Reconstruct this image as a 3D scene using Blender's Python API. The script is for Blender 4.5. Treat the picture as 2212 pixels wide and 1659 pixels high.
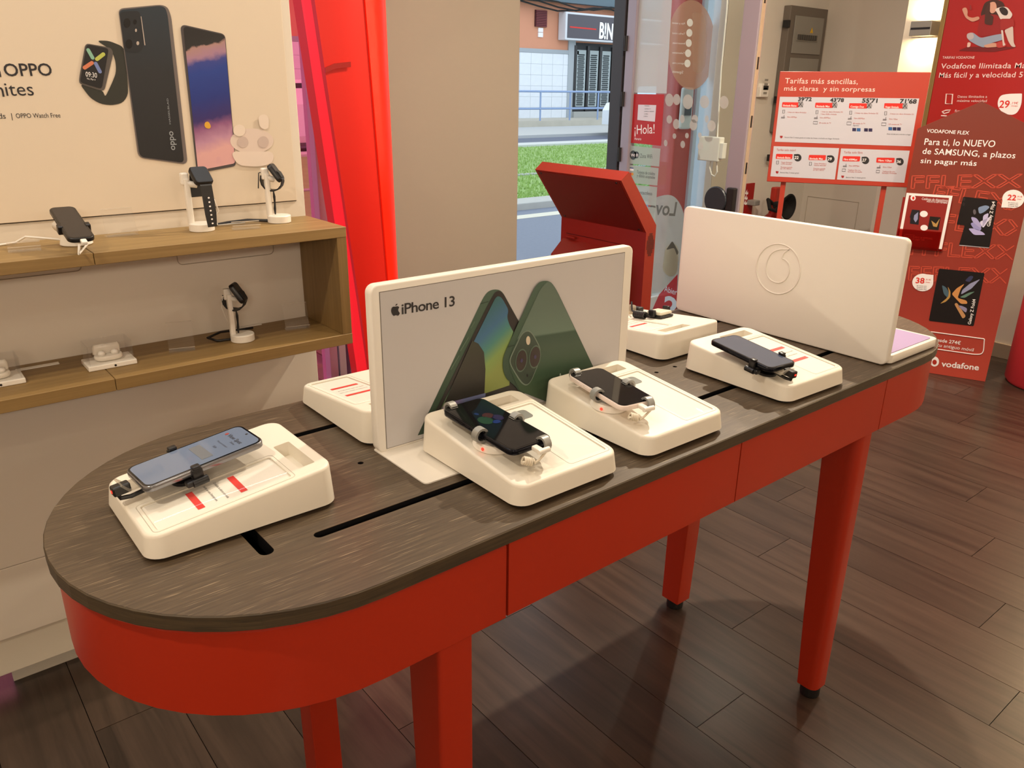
import bpy, bmesh, math, random
from mathutils import Vector, Matrix
from mathutils.geometry import tessellate_polygon
random.seed(7)
SC = bpy.context.scene
for o in list(bpy.data.objects): bpy.data.objects.remove(o)
COL = SC.collection
PI = math.pi

# ------------------------------------------------------------------ camera
FPX, PCX, PCY, CAMH = 1715.0, 1106.0, 829.5, 1.25
YAW, PIT, ROL = math.radians(50.78), math.radians(20.5), math.radians(-0.764)
_f = Vector((math.cos(YAW)*math.cos(PIT), math.sin(YAW)*math.cos(PIT), -math.sin(PIT)))
_r = Vector((math.sin(YAW), -math.cos(YAW), 0.0))
_d = _f.cross(_r)
_c, _s = math.cos(ROL), math.sin(ROL)
RIGHT = _c*_r + _s*_d
DOWN = -_s*_r + _c*_d
cam_d = bpy.data.cameras.new('camera'); cam = bpy.data.objects.new('camera', cam_d); COL.objects.link(cam)
cam_d.sensor_width = 36.0; cam_d.lens = FPX/2212.0*36.0; cam_d.clip_start = 0.02; cam_d.clip_end = 200
mw = Matrix.Identity(4)
for i in range(3):
    mw[i][0] = RIGHT[i]; mw[i][1] = -DOWN[i]; mw[i][2] = -_f[i]
mw[2][3] = CAMH
cam.matrix_world = mw
SC.camera = cam
CAM = Vector((0, 0, CAMH))

# ------------------------------------------------------------------ light and exposure
SC.view_settings.view_transform = 'Standard'; SC.view_settings.look = 'None'
SC.view_settings.gamma = 1.0; SC.view_settings.use_curve_mapping = False
SC.view_settings.exposure = 0.0
w = bpy.data.worlds.new('overcast_sky'); SC.world = w; w.use_nodes = True
bg = w.node_tree.nodes['Background']
bg.inputs[0].default_value = (0.80, 0.90, 1.0, 1); bg.inputs[1].default_value = 1.85

def lamp(name, loc, power, color, kind='AREA', size=0.12, rot=(0, 0, 0), spot=1.6, blend=.6, sy=None):
    l = bpy.data.lights.new(name, kind); l.energy = power; l.color = color
    if kind == 'AREA':
        l.shape = 'DISK' if sy is None else 'RECTANGLE'; l.size = size
        if sy is not None: l.size_y = sy
    else: l.shadow_soft_size = size
    if kind == 'SPOT': l.spot_size = spot; l.spot_blend = blend
    o = bpy.data.objects.new(name, l); COL.objects.link(o); o.location = loc; o.rotation_euler = rot
    return o
WARM = (1.0, 0.86, 0.67)
CEIL = 2.45
DOWNLIGHTS = [(0.25, 1.0, 3.5), (1.10, 1.0, 4.5), (2.2, 1.42, 58), (3.1, 1.0, 12), (-0.8, 0.8, 17),
              (2.9, -0.45, 8), (0.6, -0.8, 4), (3.6, 2.3, 5), (1.5, 2.45, 1.0)]  # the spot behind the camera is added for frontal fill
SOUTH_FILL = [(-0.9, 16), (0.7, 5), (2.3, 4)]  # unseen lamps added behind the camera to fill the faces from the front
for (x, y, e) in DOWNLIGHTS:
    lamp('downlight', (x, y, CEIL-0.03), e, WARM, size=0.06)
lamp('led_strip', (.35, 1.62, CEIL-.02), 6, (.86, .93, 1.0), size=1.7, sy=.09)
for (x, e) in SOUTH_FILL:
    lamp('south_fill_lamp', (x, -1.50, 1.75), e, (1.0, .84, .66), size=.5, sy=.22, rot=(PI/2, 0, 0))

# ------------------------------------------------------------------ unprojection onto true planes
def ray(u, v):
    return RIGHT*((u-PCX)/FPX) + DOWN*((v-PCY)/FPX) + _f
def onz(u, v, z): d = ray(u, v); return CAM + d*((z-CAMH)/d.z)
def ony(u, v, y): d = ray(u, v); return CAM + d*(y/d.y)
def onx(u, v, x): d = ray(u, v); return CAM + d*(x/d.x)
class Plane:
    """a flat face: origin, unit right and up vectors; the normal faces the reader"""
    def __init__(s, p0, right, up=(0, 0, 1)):
        s.p = Vector(p0); s.r = Vector(right).normalized(); s.u = Vector(up).normalized(); s.n = s.r.cross(s.u)
    def hit(s, px, py):
        d = ray(px, py); t = (s.p-CAM).dot(s.n)/d.dot(s.n); q = CAM+d*t-s.p
        return q.dot(s.r), q.dot(s.u)
    def pt(s, u, v, d=0.0): return s.p + s.r*u + s.u*v + s.n*d

# ------------------------------------------------------------------ materials
def srgb(c):
    if isinstance(c, str):
        c = [int(c[i:i+2], 16)/255 for i in (0, 2, 4)]
    return tuple((x/12.92 if x <= .04045 else ((x+.055)/1.055)**2.4) for x in c)
MATS = {}
def mat(name, col, rough=.5, metal=0.0, spec=.5, emit=0.0, noise=0.0, nscale=40, coat=0.0, bump=0.0, trans=0.0):
    if name in MATS: return MATS[name]
    m = bpy.data.materials.new(name); m.use_nodes = True
    nt = m.node_tree; b = nt.nodes['Principled BSDF']; c = srgb(col)
    b.inputs['Base Color'].default_value = (*c, 1); b.inputs['Roughness'].default_value = rough
    b.inputs['Metallic'].default_value = metal; b.inputs['Specular IOR Level'].default_value = spec
    b.inputs['Coat Weight'].default_value = coat; b.inputs['Transmission Weight'].default_value = trans
    if emit:
        b.inputs['Emission Color'].default_value = (*c, 1); b.inputs['Emission Strength'].default_value = emit
    if noise or bump:
        tc = nt.nodes.new('ShaderNodeTexCoord'); n = nt.nodes.new('ShaderNodeTexNoise')
        n.inputs['Scale'].default_value = nscale; n.inputs['Detail'].default_value = 4
        nt.links.new(tc.outputs['Object'], n.inputs['Vector'])
        if noise:
            r = nt.nodes.new('ShaderNodeMixRGB'); r.blend_type = 'MIX'
            r.inputs[1].default_value = (*[x*(1-noise) for x in c], 1); r.inputs[2].default_value = (*[min(1, x*(1+noise)) for x in c], 1)
            nt.links.new(n.outputs['Fac'], r.inputs[0]); nt.links.new(r.outputs[0], b.inputs['Base Color'])
        if bump:
            bp = nt.nodes.new('ShaderNodeBump'); bp.inputs['Strength'].default_value = bump; bp.inputs['Distance'].default_value = .002
            nt.links.new(n.outputs['Fac'], bp.inputs['Height']); nt.links.new(bp.outputs[0], b.inputs['Normal'])
    MATS[name] = m; return m
def glassy(name, tint='ffffff', gloss=.03, haze=0.0, hazecol='ffffff', ior=1.45):
    """thin clear sheet: transparent plus fresnel gloss, optional printed or dusty haze"""
    if name in MATS: return MATS[name]
    m = bpy.data.materials.new(name); m.use_nodes = True; nt = m.node_tree; nt.nodes.clear()
    out = nt.nodes.new('ShaderNodeOutputMaterial'); t = nt.nodes.new('ShaderNodeBsdfTransparent'); g = nt.nodes.new('ShaderNodeBsdfGlossy')
    lw = nt.nodes.new('ShaderNodeLayerWeight'); pw = nt.nodes.new('ShaderNodeMath'); fr = nt.nodes.new('ShaderNodeMath'); mx = nt.nodes.new('ShaderNodeMixShader')
    lw.inputs['Blend'].default_value = .5; pw.operation = 'POWER'; pw.inputs[1].default_value = 4.0
    fr.operation = 'MULTIPLY_ADD'; fr.inputs[1].default_value = .4; fr.inputs[2].default_value = .022
    nt.links.new(lw.outputs['Facing'], pw.inputs[0]); nt.links.new(pw.outputs[0], fr.inputs[0])
    t.inputs[0].default_value = (*srgb(tint), 1); g.inputs['Roughness'].default_value = gloss
    nt.links.new(fr.outputs[0], mx.inputs[0]); nt.links.new(g.outputs[0], mx.inputs[2])
    if haze:
        d = nt.nodes.new('ShaderNodeBsdfDiffuse'); d.inputs[0].default_value = (*srgb(hazecol), 1)
        tl = nt.nodes.new('ShaderNodeBsdfTranslucent'); tl.inputs[0].default_value = (*srgb(hazecol), 1)
        dm = nt.nodes.new('ShaderNodeMixShader'); dm.inputs[0].default_value = .5
        nt.links.new(d.outputs[0], dm.inputs[1]); nt.links.new(tl.outputs[0], dm.inputs[2])
        m2 = nt.nodes.new('ShaderNodeMixShader'); m2.inputs[0].default_value = haze
        nt.links.new(t.outputs[0], m2.inputs[1]); nt.links.new(dm.outputs[0], m2.inputs[2]); nt.links.new(m2.outputs[0], mx.inputs[1])
    else: nt.links.new(t.outputs[0], mx.inputs[1])
    nt.links.new(mx.outputs[0], out.inputs[0])
    MATS[name] = m; return m
def wood(name, dark, light, scale, streak=None, rough=.45, per_object=0.0, spec=.5, bump=.15, amount=.5):
    """stretched-noise wood; scale = (sx, sy, sz) of the noise in object space"""
    if name in MATS: return MATS[name]
    m = bpy.data.materials.new(name); m.use_nodes = True; nt = m.node_tree; b = nt.nodes['Principled BSDF']
    N = nt.nodes.new; L = nt.links.new
    tc = N('ShaderNodeTexCoord'); mp = N('ShaderNodeMapping'); mp.inputs['Scale'].default_value = scale
    L(tc.outputs['Object'], mp.inputs[0])
    if per_object:
        oi = N('ShaderNodeObjectInfo'); mu = N('ShaderNodeMath'); mu.operation = 'MULTIPLY'; mu.inputs[1].default_value = 37.0
        L(oi.outputs['Random'], mu.inputs[0]); L(mu.outputs[0], mp.inputs['Location'])
    n1 = N('ShaderNodeTexNoise'); n1.inputs['Scale'].default_value = 1.0; n1.inputs['Detail'].default_value = 5; n1.inputs['Roughness'].default_value = .65; n1.inputs['Distortion'].default_value = .6
    L(mp.outputs[0], n1.inputs['Vector'])
    cr = N('ShaderNodeValToRGB'); cr.color_ramp.elements[0].position = .5-amount/2; cr.color_ramp.elements[1].position = .5+amount/2
    cr.color_ramp.elements[0].color = (*srgb(dark), 1); cr.color_ramp.elements[1].color = (*srgb(light), 1)
    L(n1.outputs['Fac'], cr.inputs[0]); col = cr.outputs[0]
    if streak:
        sc2, thr, scol = streak
        mp2 = N('ShaderNodeMapping'); mp2.inputs['Scale'].default_value = sc2; L(tc.outputs['Object'], mp2.inputs[0])
        n2 = N('ShaderNodeTexNoise'); n2.inputs['Scale'].default_value = 1.0; n2.inputs['Detail'].default_value = 2; L(mp2.outputs[0], n2.inputs['Vector'])
        c2 = N('ShaderNodeValToRGB'); c2.color_ramp.elements[0].position = thr; c2.color_ramp.elements[1].position = thr+.12
        c2.color_ramp.elements[0].color = (0, 0, 0, 1); c2.color_ramp.elements[1].color = (1, 1, 1, 1); L(n2.outputs['Fac'], c2.inputs[0])
        mx = N('ShaderNodeMixRGB'); L(c2.outputs[0], mx.inputs[0]); L(col, mx.inputs[1]); mx.inputs[2].default_value = (*srgb(scol), 1); col = mx.outputs[0]
    if per_object:
        ma = N('ShaderNodeMapRange'); ma.inputs[3].default_value = 1-per_object; ma.inputs[4].default_value = 1+per_object
        L(oi.outputs['Random'], ma.inputs[0])
        hs = N('ShaderNodeHueSaturation'); L(ma.outputs[0], hs.inputs['Value']); L(col, hs.inputs['Color']); col = hs.outputs[0]
    L(col, b.inputs['Base Color']); b.inputs['Roughness'].default_value = rough; b.inputs['Specular IOR Level'].default_value = spec
    bp = N('ShaderNodeBump'); bp.inputs['Strength'].default_value = bump; bp.inputs['Distance'].default_value = .001
    L(n1.outputs['Fac'], bp.inputs['Height']); L(bp.outputs[0], b.inputs['Normal'])
    MATS[name] = m; return m
def gradient(name, stops, axis, lo, hi, rough=.5, nz=0.0, nscale=8, axis2=None):
    """a printed colour ramp along an object-space direction, optionally broken up by noise"""
    if name in MATS: return MATS[name]
    m = bpy.data.materials.new(name); m.use_nodes = True; nt = m.node_tree; b = nt.nodes['Principled BSDF']; N = nt.nodes.new; L = nt.links.new
    tc = N('ShaderNodeTexCoord'); dt = N('ShaderNodeVectorMath'); dt.operation = 'DOT_PRODUCT'; dt.inputs[1].default_value = axis
    L(tc.outputs['Object'], dt.inputs[0])
    mr = N('ShaderNodeMapRange'); mr.inputs[1].default_value = lo; mr.inputs[2].default_value = hi; L(dt.outputs['Value'], mr.inputs[0]); v = mr.outputs[0]
    if nz:
        n = N('ShaderNodeTexNoise'); n.inputs['Scale'].default_value = nscale; n.inputs['Detail'].default_value = 5; L(tc.outputs['Object'], n.inputs['Vector'])
        s = N('ShaderNodeMath'); s.operation = 'SUBTRACT'; L(n.outputs['Fac'], s.inputs[0]); s.inputs[1].default_value = .5
        k = N('ShaderNodeMath'); k.operation = 'MULTIPLY_ADD'; L(s.outputs[0], k.inputs[0]); k.inputs[1].default_value = nz; L(v, k.inputs[2]); v = k.outputs[0]
    cr = N('ShaderNodeValToRGB'); el = cr.color_ramp.elements
    while len(el) < len(stops): el.new(.5)
    for e, (p, c) in zip(el, stops): e.position = p; e.color = (*srgb(c), 1)
    L(v, cr.inputs[0]); L(cr.outputs[0], b.inputs['Base Color']); b.inputs['Roughness'].default_value = rough
    MATS[name] = m; return m

# ------------------------------------------------------------------ mesh helpers
class MB:
    def __init__(s): s.v = []; s.f = []
    def add(s, vs, fs, M=None):
        k = len(s.v)
        for p in vs:
            p = Vector(p)
            s.v.append(M @ p if M else p)
        for q in fs: s.f.append([i+k for i in q])
        return s
    def box(s, lo, hi, M=None, r=0.0, seg=2):
        lo = Vector(lo); hi = Vector(hi)
        lo, hi = Vector([min(a, b) for a, b in zip(lo, hi)]), Vector([max(a, b) for a, b in zip(lo, hi)])
        if r <= 0:
            v = [(x, y, z) for x in (lo.x, hi.x) for y in (lo.y, hi.y) for z in (lo.z, hi.z)]
            return s.add(v, [(0, 1, 3, 2), (4, 6, 7, 5), (0, 4, 5, 1), (2, 3, 7, 6), (0, 2, 6, 4), (1, 5, 7, 3)], M)
        bm = bmesh.new(); bmesh.ops.create_cube(bm, size=1.0)
        c = (lo+hi)/2; d = hi-lo
        for v in bm.verts: v.co = Vector((v.co.x*d.x, v.co.y*d.y, v.co.z*d.z))+c
        bmesh.ops.bevel(bm, geom=bm.edges[:], offset=min(r, min(d)*.49), segments=seg, profile=.5, affect='EDGES')
        bm.verts.index_update(); vs = [v.co.copy() for v in bm.verts]; fs = [[v.index for v in f.verts] for f in bm.faces]; bm.free()
        return s.add(vs, fs, M)
    def loft(s, loops, cap0=True, cap1=True, closed=True, M=None):
        n = len(loops[0]); vs = [p for l in loops for p in l]; fs = []
        for i in range(len(loops)-1):
            for j in range(n if closed else n-1):
                a = i*n+j; b = i*n+(j+1) % n; fs.append((a, b, b+n, a+n))
        if cap0: fs.append(list(range(n))[::-1])
        if cap1: fs.append([(len(loops)-1)*n+j for j in range(n)])
        return s.add(vs, fs, M)
    def tube(s, path, r, n=8, closed=False, M=None, cap=True):
        P = [Vector(p) for p in path]; m = len(P); loops = []; up = None
        for i, p in enumerate(P):
            a = P[(i-1) % m] if closed or i > 0 else p; b = P[(i+1) % m] if closed or i < m-1 else p
            t = (b-a).normalized()
            if up is None:
                up = Vector((0, 0, 1)) if abs(t.z) < .9 else Vector((1, 0, 0))
            up = (up-t*up.dot(t)).normalized(); sd = t.cross(up)
            rr = r[i] if isinstance(r, (list, tuple)) else r
            loops.append([p+(up*math.cos(2*PI*k/n)+sd*math.sin(2*PI*k/n))*rr for k in range(n)])
        if closed: loops.append(loops[0])
        return s.loft(loops, not closed and cap, not closed and cap, True, M)
    def lathe(s, prof, n=20, M=None, cap0=True, cap1=True):
        return s.loft([[(r*math.cos(2*PI*k/n), r*math.sin(2*PI*k/n), z) for k in range(n)] for r, z in prof], cap0, cap1, True, M)
    def prism(s, pts, h0, h1, M=None, holes=()):
        """outline (and holes) in the local xy plane, extruded from h0 to h1"""
        rings = [pts]+list(holes); flat = [Vector((p[0], p[1], 0)) for r in rings for p in r]
        tri = tessellate_polygon([[Vector((p[0], p[1], 0)) for p in r] for r in rings]); n = len(flat)
        vs = [(p.x, p.y, h0) for p in flat]+[(p.x, p.y, h1) for p in flat]; fs = []
        for t in tri:
            a, b, c = t
            if (flat[b]-flat[a]).cross(flat[c]-flat[a]).z < 0: a, c = c, a
            fs.append((a+n, b+n, c+n)); fs.append((c, b, a))
        k = 0
        for r in rings:
            m = len(r)
            ar = sum(r[i][0]*r[(i+1) % m][1]-r[(i+1) % m][0]*r[i][1] for i in range(m))
            hole = k > 0
            for i in range(m):
                a = k+i; b = k+(i+1) % m
                q = (a, b, b+n, a+n)
                fs.append(q if (ar > 0) != hole else q[::-1])
            k += m
        return s.add(vs, fs, M)
    def flat(s, pts3):
        """a flat polygon given as 3-D points in one plane"""
        tri = tessellate_polygon([[Vector(p) for p in pts3]])
        nrm = (Vector(pts3[1])-Vector(pts3[0]))
        return s.add(pts3, [tuple(t) for t in tri])
    def build(s, name, m, parent=None, smooth=0.0, kind=None, label=None):
        me = bpy.data.meshes.new(name); me.from_pydata([tuple(p) for p in s.v], [], s.f)
        me.validate(); me.materials.append(m)
        if smooth:
            me.polygons.foreach_set('use_smooth', [True]*len(me.polygons)); me.set_sharp_from_angle(angle=smooth)
        me.update()
        o = bpy.data.objects.new(name, me); COL.objects.link(o)
        if parent is not None:
            o.parent = parent; o.matrix_parent_inverse = WM[parent.name].inverted()
        WM[o.name] = Matrix.Identity(4)
        if kind: o['kind'] = kind
        if label: o['label'] = label
        return o
WM = {}
def fixn(o):
    bm = bmesh.new(); bm.from_mesh(o.data); bmesh.ops.recalc_face_normals(bm, faces=bm.faces[:]); bm.to_mesh(o.data); bm.free()
    return o
def thing(name, label, cat, loc=(0, 0, 0), group=None):
    o = bpy.data.objects.new(name, None); COL.objects.link(o); o.location = loc; o.empty_display_size = .05
    o['label'] = label; o['category'] = cat
    if group: o['group'] = group
    WM[o.name] = Matrix.Translation(Vector(loc)); return o
def tag(o, label, cat, group=None):
    o['label'] = label; o['category'] = cat
    if group: o['group'] = group
    return o
def struct(o): o['kind'] = 'structure'; return o
def rrect(w, h, r, n=5, cx=0.0, cy=0.0):
    """rounded rectangle outline, counter-clockwise"""
    r = max(1e-5, min(r, w/2-1e-6, h/2-1e-6)); out = []
    for qx, qy, a0 in ((1, 1, 0), (-1, 1, 90), (-1, -1, 180), (1, -1, 270)):
        for k in range(n+1):
            a = math.radians(a0+90*k/n); out.append((cx+qx*(w/2-r)+r*math.cos(a), cy+qy*(h/2-r)+r*math.sin(a)))
    return out
def roundpoly(pts, r, n=4):
    """polygon with its corners rounded by quadratic curves; r one value or one per corner"""
    out = []; m = len(pts)
    for i in range(m):
        a, b, c = (Vector((*pts[(i+k) % m], 0)) for k in (-1, 0, 1)); rr = r[i] if isinstance(r, (list, tuple)) else r
        if rr <= 0: out.append((b.x, b.y)); continue
        p = b+(a-b).normalized()*min(rr, (a-b).length*.48); q = b+(c-b).normalized()*min(rr, (c-b).length*.48)
        for k in range(n+1):
            t = k/n; v = p*(1-t)**2+b*2*t*(1-t)+q*t*t; out.append((v.x, v.y))
    return out
def frame(o, x, y, z=None):
    x = Vector(x).normalized(); y = Vector(y).normalized(); z = x.cross(y) if z is None else Vector(z)
    M = Matrix.Identity(4)
    for i in range(3): M[i][0] = x[i]; M[i][1] = y[i]; M[i][2] = z[i]; M[i][3] = o[i]
    return M
def ell(cx, cy, rx, ry, n=28, a0=0, a1=360, rot=0):
    R = math.radians(rot); out = []
    full = abs(a1-a0) >= 360
    for k in range(n if full else n+1):
        a = math.radians(a0+(a1-a0)*k/n); x = rx*math.cos(a); y = ry*math.sin(a)
        out.append((cx+x*math.cos(R)-y*math.sin(R), cy+x*math.sin(R)+y*math.cos(R)))
    return out
def ppoly(mb, pl, pts, d=.0005):
    mb.flat([pl.pt(*pl.hit(*p), d) for p in pts]); return mb

# lettering
_tc = bpy.data.curves.new('lettering_source', 'FONT'); _to = bpy.data.objects.new('lettering_source', _tc); COL.objects.link(_to)
_tc.resolution_u = 3
def glyphs(s, bold=0.0, space=1.0, shear=0.0):
    _tc.body = s; _tc.size = 1.0; _tc.offset = bold; _tc.space_character = space; _tc.shear = shear
    dg = bpy.context.evaluated_depsgraph_get(); dg.update()
    me = bpy.data.meshes.new_from_object(_to.evaluated_get(dg))
    vs = [v.co.copy() for v in me.vertices]; fs = [list(p.vertices) for p in me.polygons]; bpy.data.meshes.remove(me)
    return vs, fs
def gtext(mb, pl, s, u0, v0, width=None, height=None, d=.0006, bold=0.0, ang=0.0, mirror=False, space=1.0, shear=0.0):
    """lettering on a plane in plane units: baseline start u0, v0; total width; height of the tallest glyph"""
    vs, fs = glyphs(s, bold, space, shear)
    if not vs: return
    x0 = min(v.x for v in vs); x1 = max(v.x for v in vs); y1 = max(v.y for v in vs)
    sx = width/(x1-x0) if width else None; sy = height/y1 if height else None
    sx = sx or sy; sy = sy or sx
    ca, sa = math.cos(ang), math.sin(ang); out = []
    for v in vs:
        x = (v.x-x0)*sx; y = v.y*sy
        if mirror: x = -x
        out.append(pl.pt(u0+x*ca-y*sa, v0+x*sa+y*ca, d))
    mb.add(out, fs)
def ptext(mb, pl, s, a, b, top=None, d=.0006, bold=0.0, mirror=False, space=1.0, shear=0.0):
    """lettering between two baseline points read off the photograph, laid on its true plane"""
    u0, v0 = pl.hit(*a); u1, v1 = pl.hit(*b); h = None
    if top is not None:
        ut, vt = pl.hit(*top); L = math.hypot(u1-u0, v1-v0); h = abs(-(ut-u0)*(v1-v0)/L+(vt-v0)*(u1-u0)/L)
    ang = math.atan2(v1-v0, u1-u0)
    if mirror: ang += PI
    gtext(mb, pl, s, u0, v0, math.hypot(u1-u0, v1-v0), h, d, bold, ang, mirror, space, shear)

# common materials
WHITE = mat('white_plastic', 'ece6dc', .35)
WALLW = mat('wall_paint', 'dcd4c8', .75, noise=.02, nscale=3)
BLACK = mat('black_plastic', '161517', .35)
RUBBER = mat('black_rubber', '0d0c0d', .7)
GREYM = mat('grey_clip', '9a9a96', .4, metal=.3)
INK = mat('black_ink', '262428', .6)
INKW = mat('white_ink', 'f2eeee', .55)
INKR = mat('red_ink', 'd8281e', .55)
INKG = mat('grey_ink', '8d8a8a', .6)
RED = mat('red_lacquer', 'ab2b10', .38, noise=.03, nscale=6)
ACR = glassy('clear_acrylic', 'ffffff', .02, .02)
GLASS = glassy('window_glass', 'f2f7f8', .01)
SCREENK = mat('black_screen', '07070a', .06, spec=.6)
# ================================================================== setting
FLOORM = wood('dark_plank', '221a15', '4d3d33', (26, 1.6, 26), rough=.30, per_object=.2, spec=.5, bump=.06, amount=.55)
SUB = mat('subfloor', '120c09', .8)
fl = struct(MB().box((-1.6, -1.6, -.06), (4.98, 3.06, -.008)).build('floor', SUB))
PW, PL = .164, 1.22
pm = MB().box((0.0008, .0008, -.008), (PW-.0008, PL-.0008, 0)).build('plank', FLOORM, fl)
first = True; i0 = -7
for i in range(-7, 30):
    off = (i*0.437) % 1.0
    for j in range(-2, 4):
        x = .148+PW*i; y = (j-off)*PL+.3
        if x > 4.9 or x < -1.2 or y > 3.0 or y+PL < -.9: continue
        if x < -.3 and y < .9: continue
        if first: o = pm; first = False
        else:
            o = pm.copy(); COL.objects.link(o)
        o.location = (x, y, 0)

cl = struct(MB().box((-1.6, -1.6, CEIL), (5.0, 3.1, CEIL+.05)).build('ceiling', mat('ceiling_paint', 'c4bdb2', .8)))
for k, (x, y, e) in enumerate(DOWNLIGHTS):
    MB().lathe([(.072, CEIL-.001), (.072, CEIL-.006), (.085, CEIL-.008), (.085, CEIL-.001)], 24, cap0=False, cap1=False).build('downlight_ring', WHITE, cl).location = (x, y, 0)
MB().box((-.52, 1.59, CEIL-.018), (1.22, 1.592, CEIL-.0005)).build('led_channel', WHITE, cl); MB().box((-.52, 1.648, CEIL-.018), (1.22, 1.65, CEIL-.0005)).build('led_channel', WHITE, cl)
REARW = mat('rear_wall_paint', 'd2c6b8', .8)
struct(MB().box((-1.65, -1.6, 0), (-1.6, 3.1, CEIL)).build('wall_west', REARW))
struct(MB().box((-1.65, -1.65, 0), (5.0, -1.6, CEIL)).build('wall_south', REARW))

# wall unit behind the shelf (runs along the table)
WL = 1.75
WALLP = mat('cream_laminate', 'e0d6c8', .5, noise=.015, nscale=2)
wl = struct(MB().box((-1.6, WL+.012, .05), (.803, WL+.055, CEIL)).build('wall_left', WALLP))
MB().box((-1.6, WL, .3015), (.803, WL+.012, CEIL), r=.0015).build('wall_panel', WALLP, wl)
MB().box((-1.6, WL, .1365), (.803, WL+.012, .3004), r=.0015).build('drawer_panel', WALLP, wl)
MB().box((-1.6, WL+.004, .049), (.803, WL+.016, .135), r=.0015).build('base_panel', mat('cream_base', 'd3cab9', .5), wl)
struct(MB().box((.045, WL+.04, 0.0005), (.80, WL+.055, .052)).build('baseboard_left', mat('plinth_grey', 'c9c3b6', .5)))
LINE = mat('groove_line', 'b3a898', .6)
for (a, b, c, d) in ((385, 575, 590, 535), (-190, 640, 177, 582)):
    p = ony(a, b, WL); q = ony(c, d, WL)
    z0 = ony((a if a > 0 else c), (b if a > 0 else d), WL).z
    x0, x1 = p.x, q.x; zb = .885 if a > 0 else .897
    pts = [(x0, .96), (x0, zb), (x1, zb), (x1, .96)]
    rp = roundpoly(pts, [0, .012, .012, 0], 5)
    MB().tube([(u, WL-.0005, v) for u, v in rp], .0011, 5).build('hatch_seam', LINE, wl)

# oak shelf box
OAK = wood('oak_laminate', '7b6036', '9f8150', (1.6, 60, 60), rough=.5, bump=.05, amount=.6)
OAKV = wood('oak_laminate_upright', '71582f', '937547', (60, 60, 1.6), rough=.5, bump=.05, amount=.6)
YS = 1.557
sh = thing('wall_shelf', 'long oak box shelf with two tiers fixed on the cream wall', 'shelf', (.2, 1.65, .702))
for (x0, x1) in ((-1.55, .3055), (.3065, .8045)):
    MB().box((x0, YS, .9425), (x1, WL-.001, .9645), r=.0008, seg=1).build('top_board', OAK, sh)
    MB().box((x0, YS, .7025), (x1, WL-.001, .7265), r=.0008, seg=1).build('bottom_board', OAK, sh)
MB().box((.7815, YS+.0004, .7267), (.8041, WL-.001, .9423), r=.0008, seg=1).build('side_panel', OAKV, sh)

# graphic panel on the wall above the shelf
PP = Plane((0, WL-.004, 0), (1, 0, 0))
xr = .782
gp = thing('advertising_panel', 'big cream poster panel with two phones, a watch and earbuds above the oak shelf', 'poster', (.2, WL-.002, 1.0))
MB().box((-1.5, WL-.0022, .9995), (xr, WL-.0004, 1.0012)).build('shadow_gap', mat('gap_dark', '2a2420', .8), gp)
MB().box((-1.5, WL-.004, 1.0013), (xr, WL-.0005, 2.2), r=.0006, seg=1).build('panel', mat('poster_cream', 'dccdb9', .45), gp)
mb = MB()
ptext(mb, PP, 'OPPO', (11, 164.5), (114, 163), (11, 137), bold=.012)
gtext(mb, PP, 'con', PP.hit(-62, 166)[0], PP.hit(3, 166)[1], width=PP.hit(3, 166)[0]-PP.hit(-62, 166)[0], bold=.012)
ptext(mb, PP, 'ites', (14, 207), (74, 206), (14, 180))
gtext(mb, PP, 'sin lím', PP.hit(-118, 209)[0], PP.hit(10, 209)[1], width=PP.hit(10, 209)[0]-PP.hit(-118, 209)[0])
ptext(mb, PP, 'OPPO Watch Free', (35, 255), (131, 253.5), (35, 245))
gtext(mb, PP, 'Buds  |', PP.hit(-22, 256)[0], PP.hit(27, 256)[1], width=PP.hit(27, 256)[0]-PP.hit(-22, 256)[0])
mb.build('lettering', INK, gp)
k = 3.3182
def C1(pts): return [(x/k, y/k) for x, y in pts]
# printed watch
stp = MB()
ppoly(stp, PP, roundpoly(C1([(690, 290), (780, 292), (885, 335), (900, 420), (915, 600), (918, 680), (880, 738), (800, 755), (720, 745), (650, 705), (610, 655), (570, 600), (740, 650), (752, 700), (800, 600), (832, 520), (828, 440), (800, 360)]), 10, 3), .0008)
stp.build('printed_strap', mat('print_dark_green', '2b2c26', .5), gp)
MBp = MB(); ppoly(MBp, PP, roundpoly(C1([(612, 310), (795, 342), (812, 380), (748, 650), (715, 648), (565, 600), (568, 550)]), 8, 3), .0012)
MBp.build('printed_watch', mat('print_watch_rim', '544e4b', .45), gp)
MBp = MB(); ppoly(MBp, PP, roundpoly(C1([(620, 318), (778, 348), (728, 638), (572, 590)]), 7, 3), .0016)
MBp.build('printed_watch_face', mat('print_black', '131214', .4), gp)
for nm, c, a, b in (('mint', '86b7a0', (630, 358), (662, 415)), ('lime', 'b9c05a', (740, 388), (692, 425)), ('coral', 'd07a58', (658, 450), (604, 486)), ('periwinkle', '6f80b6', (684, 455), (715, 514))):
    u0, v0 = PP.hit(a[0]/k, a[1]/k); u1, v1 = PP.hit(b[0]/k, b[1]/k); dx, dy = u1-u0, v1-v0; L = math.hypot(dx, dy)
    M = MB(); M.flat([PP.pt((u0+u1)/2+x*dx/L-y*dy/L, (v0+v1)/2+x*dy/L+y*dx/L, .002) for x, y in rrect(L+.006, .0065, .0032, 4)])
    M.build('printed_bar', mat('print_'+nm, c, .5), gp)
M = MB(); ptext(M, PP, '09:30', C1([(613, 548)])[0], C1([(694, 558)])[0], C1([(613, 513)])[0], d=.002); ptext(M, PP, 'Vie, Mar 4', C1([(620, 568)])[0], C1([(682, 578)])[0], C1([(620, 556)])[0], d=.002)
M.build('printed_time', INKW, gp)
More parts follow.
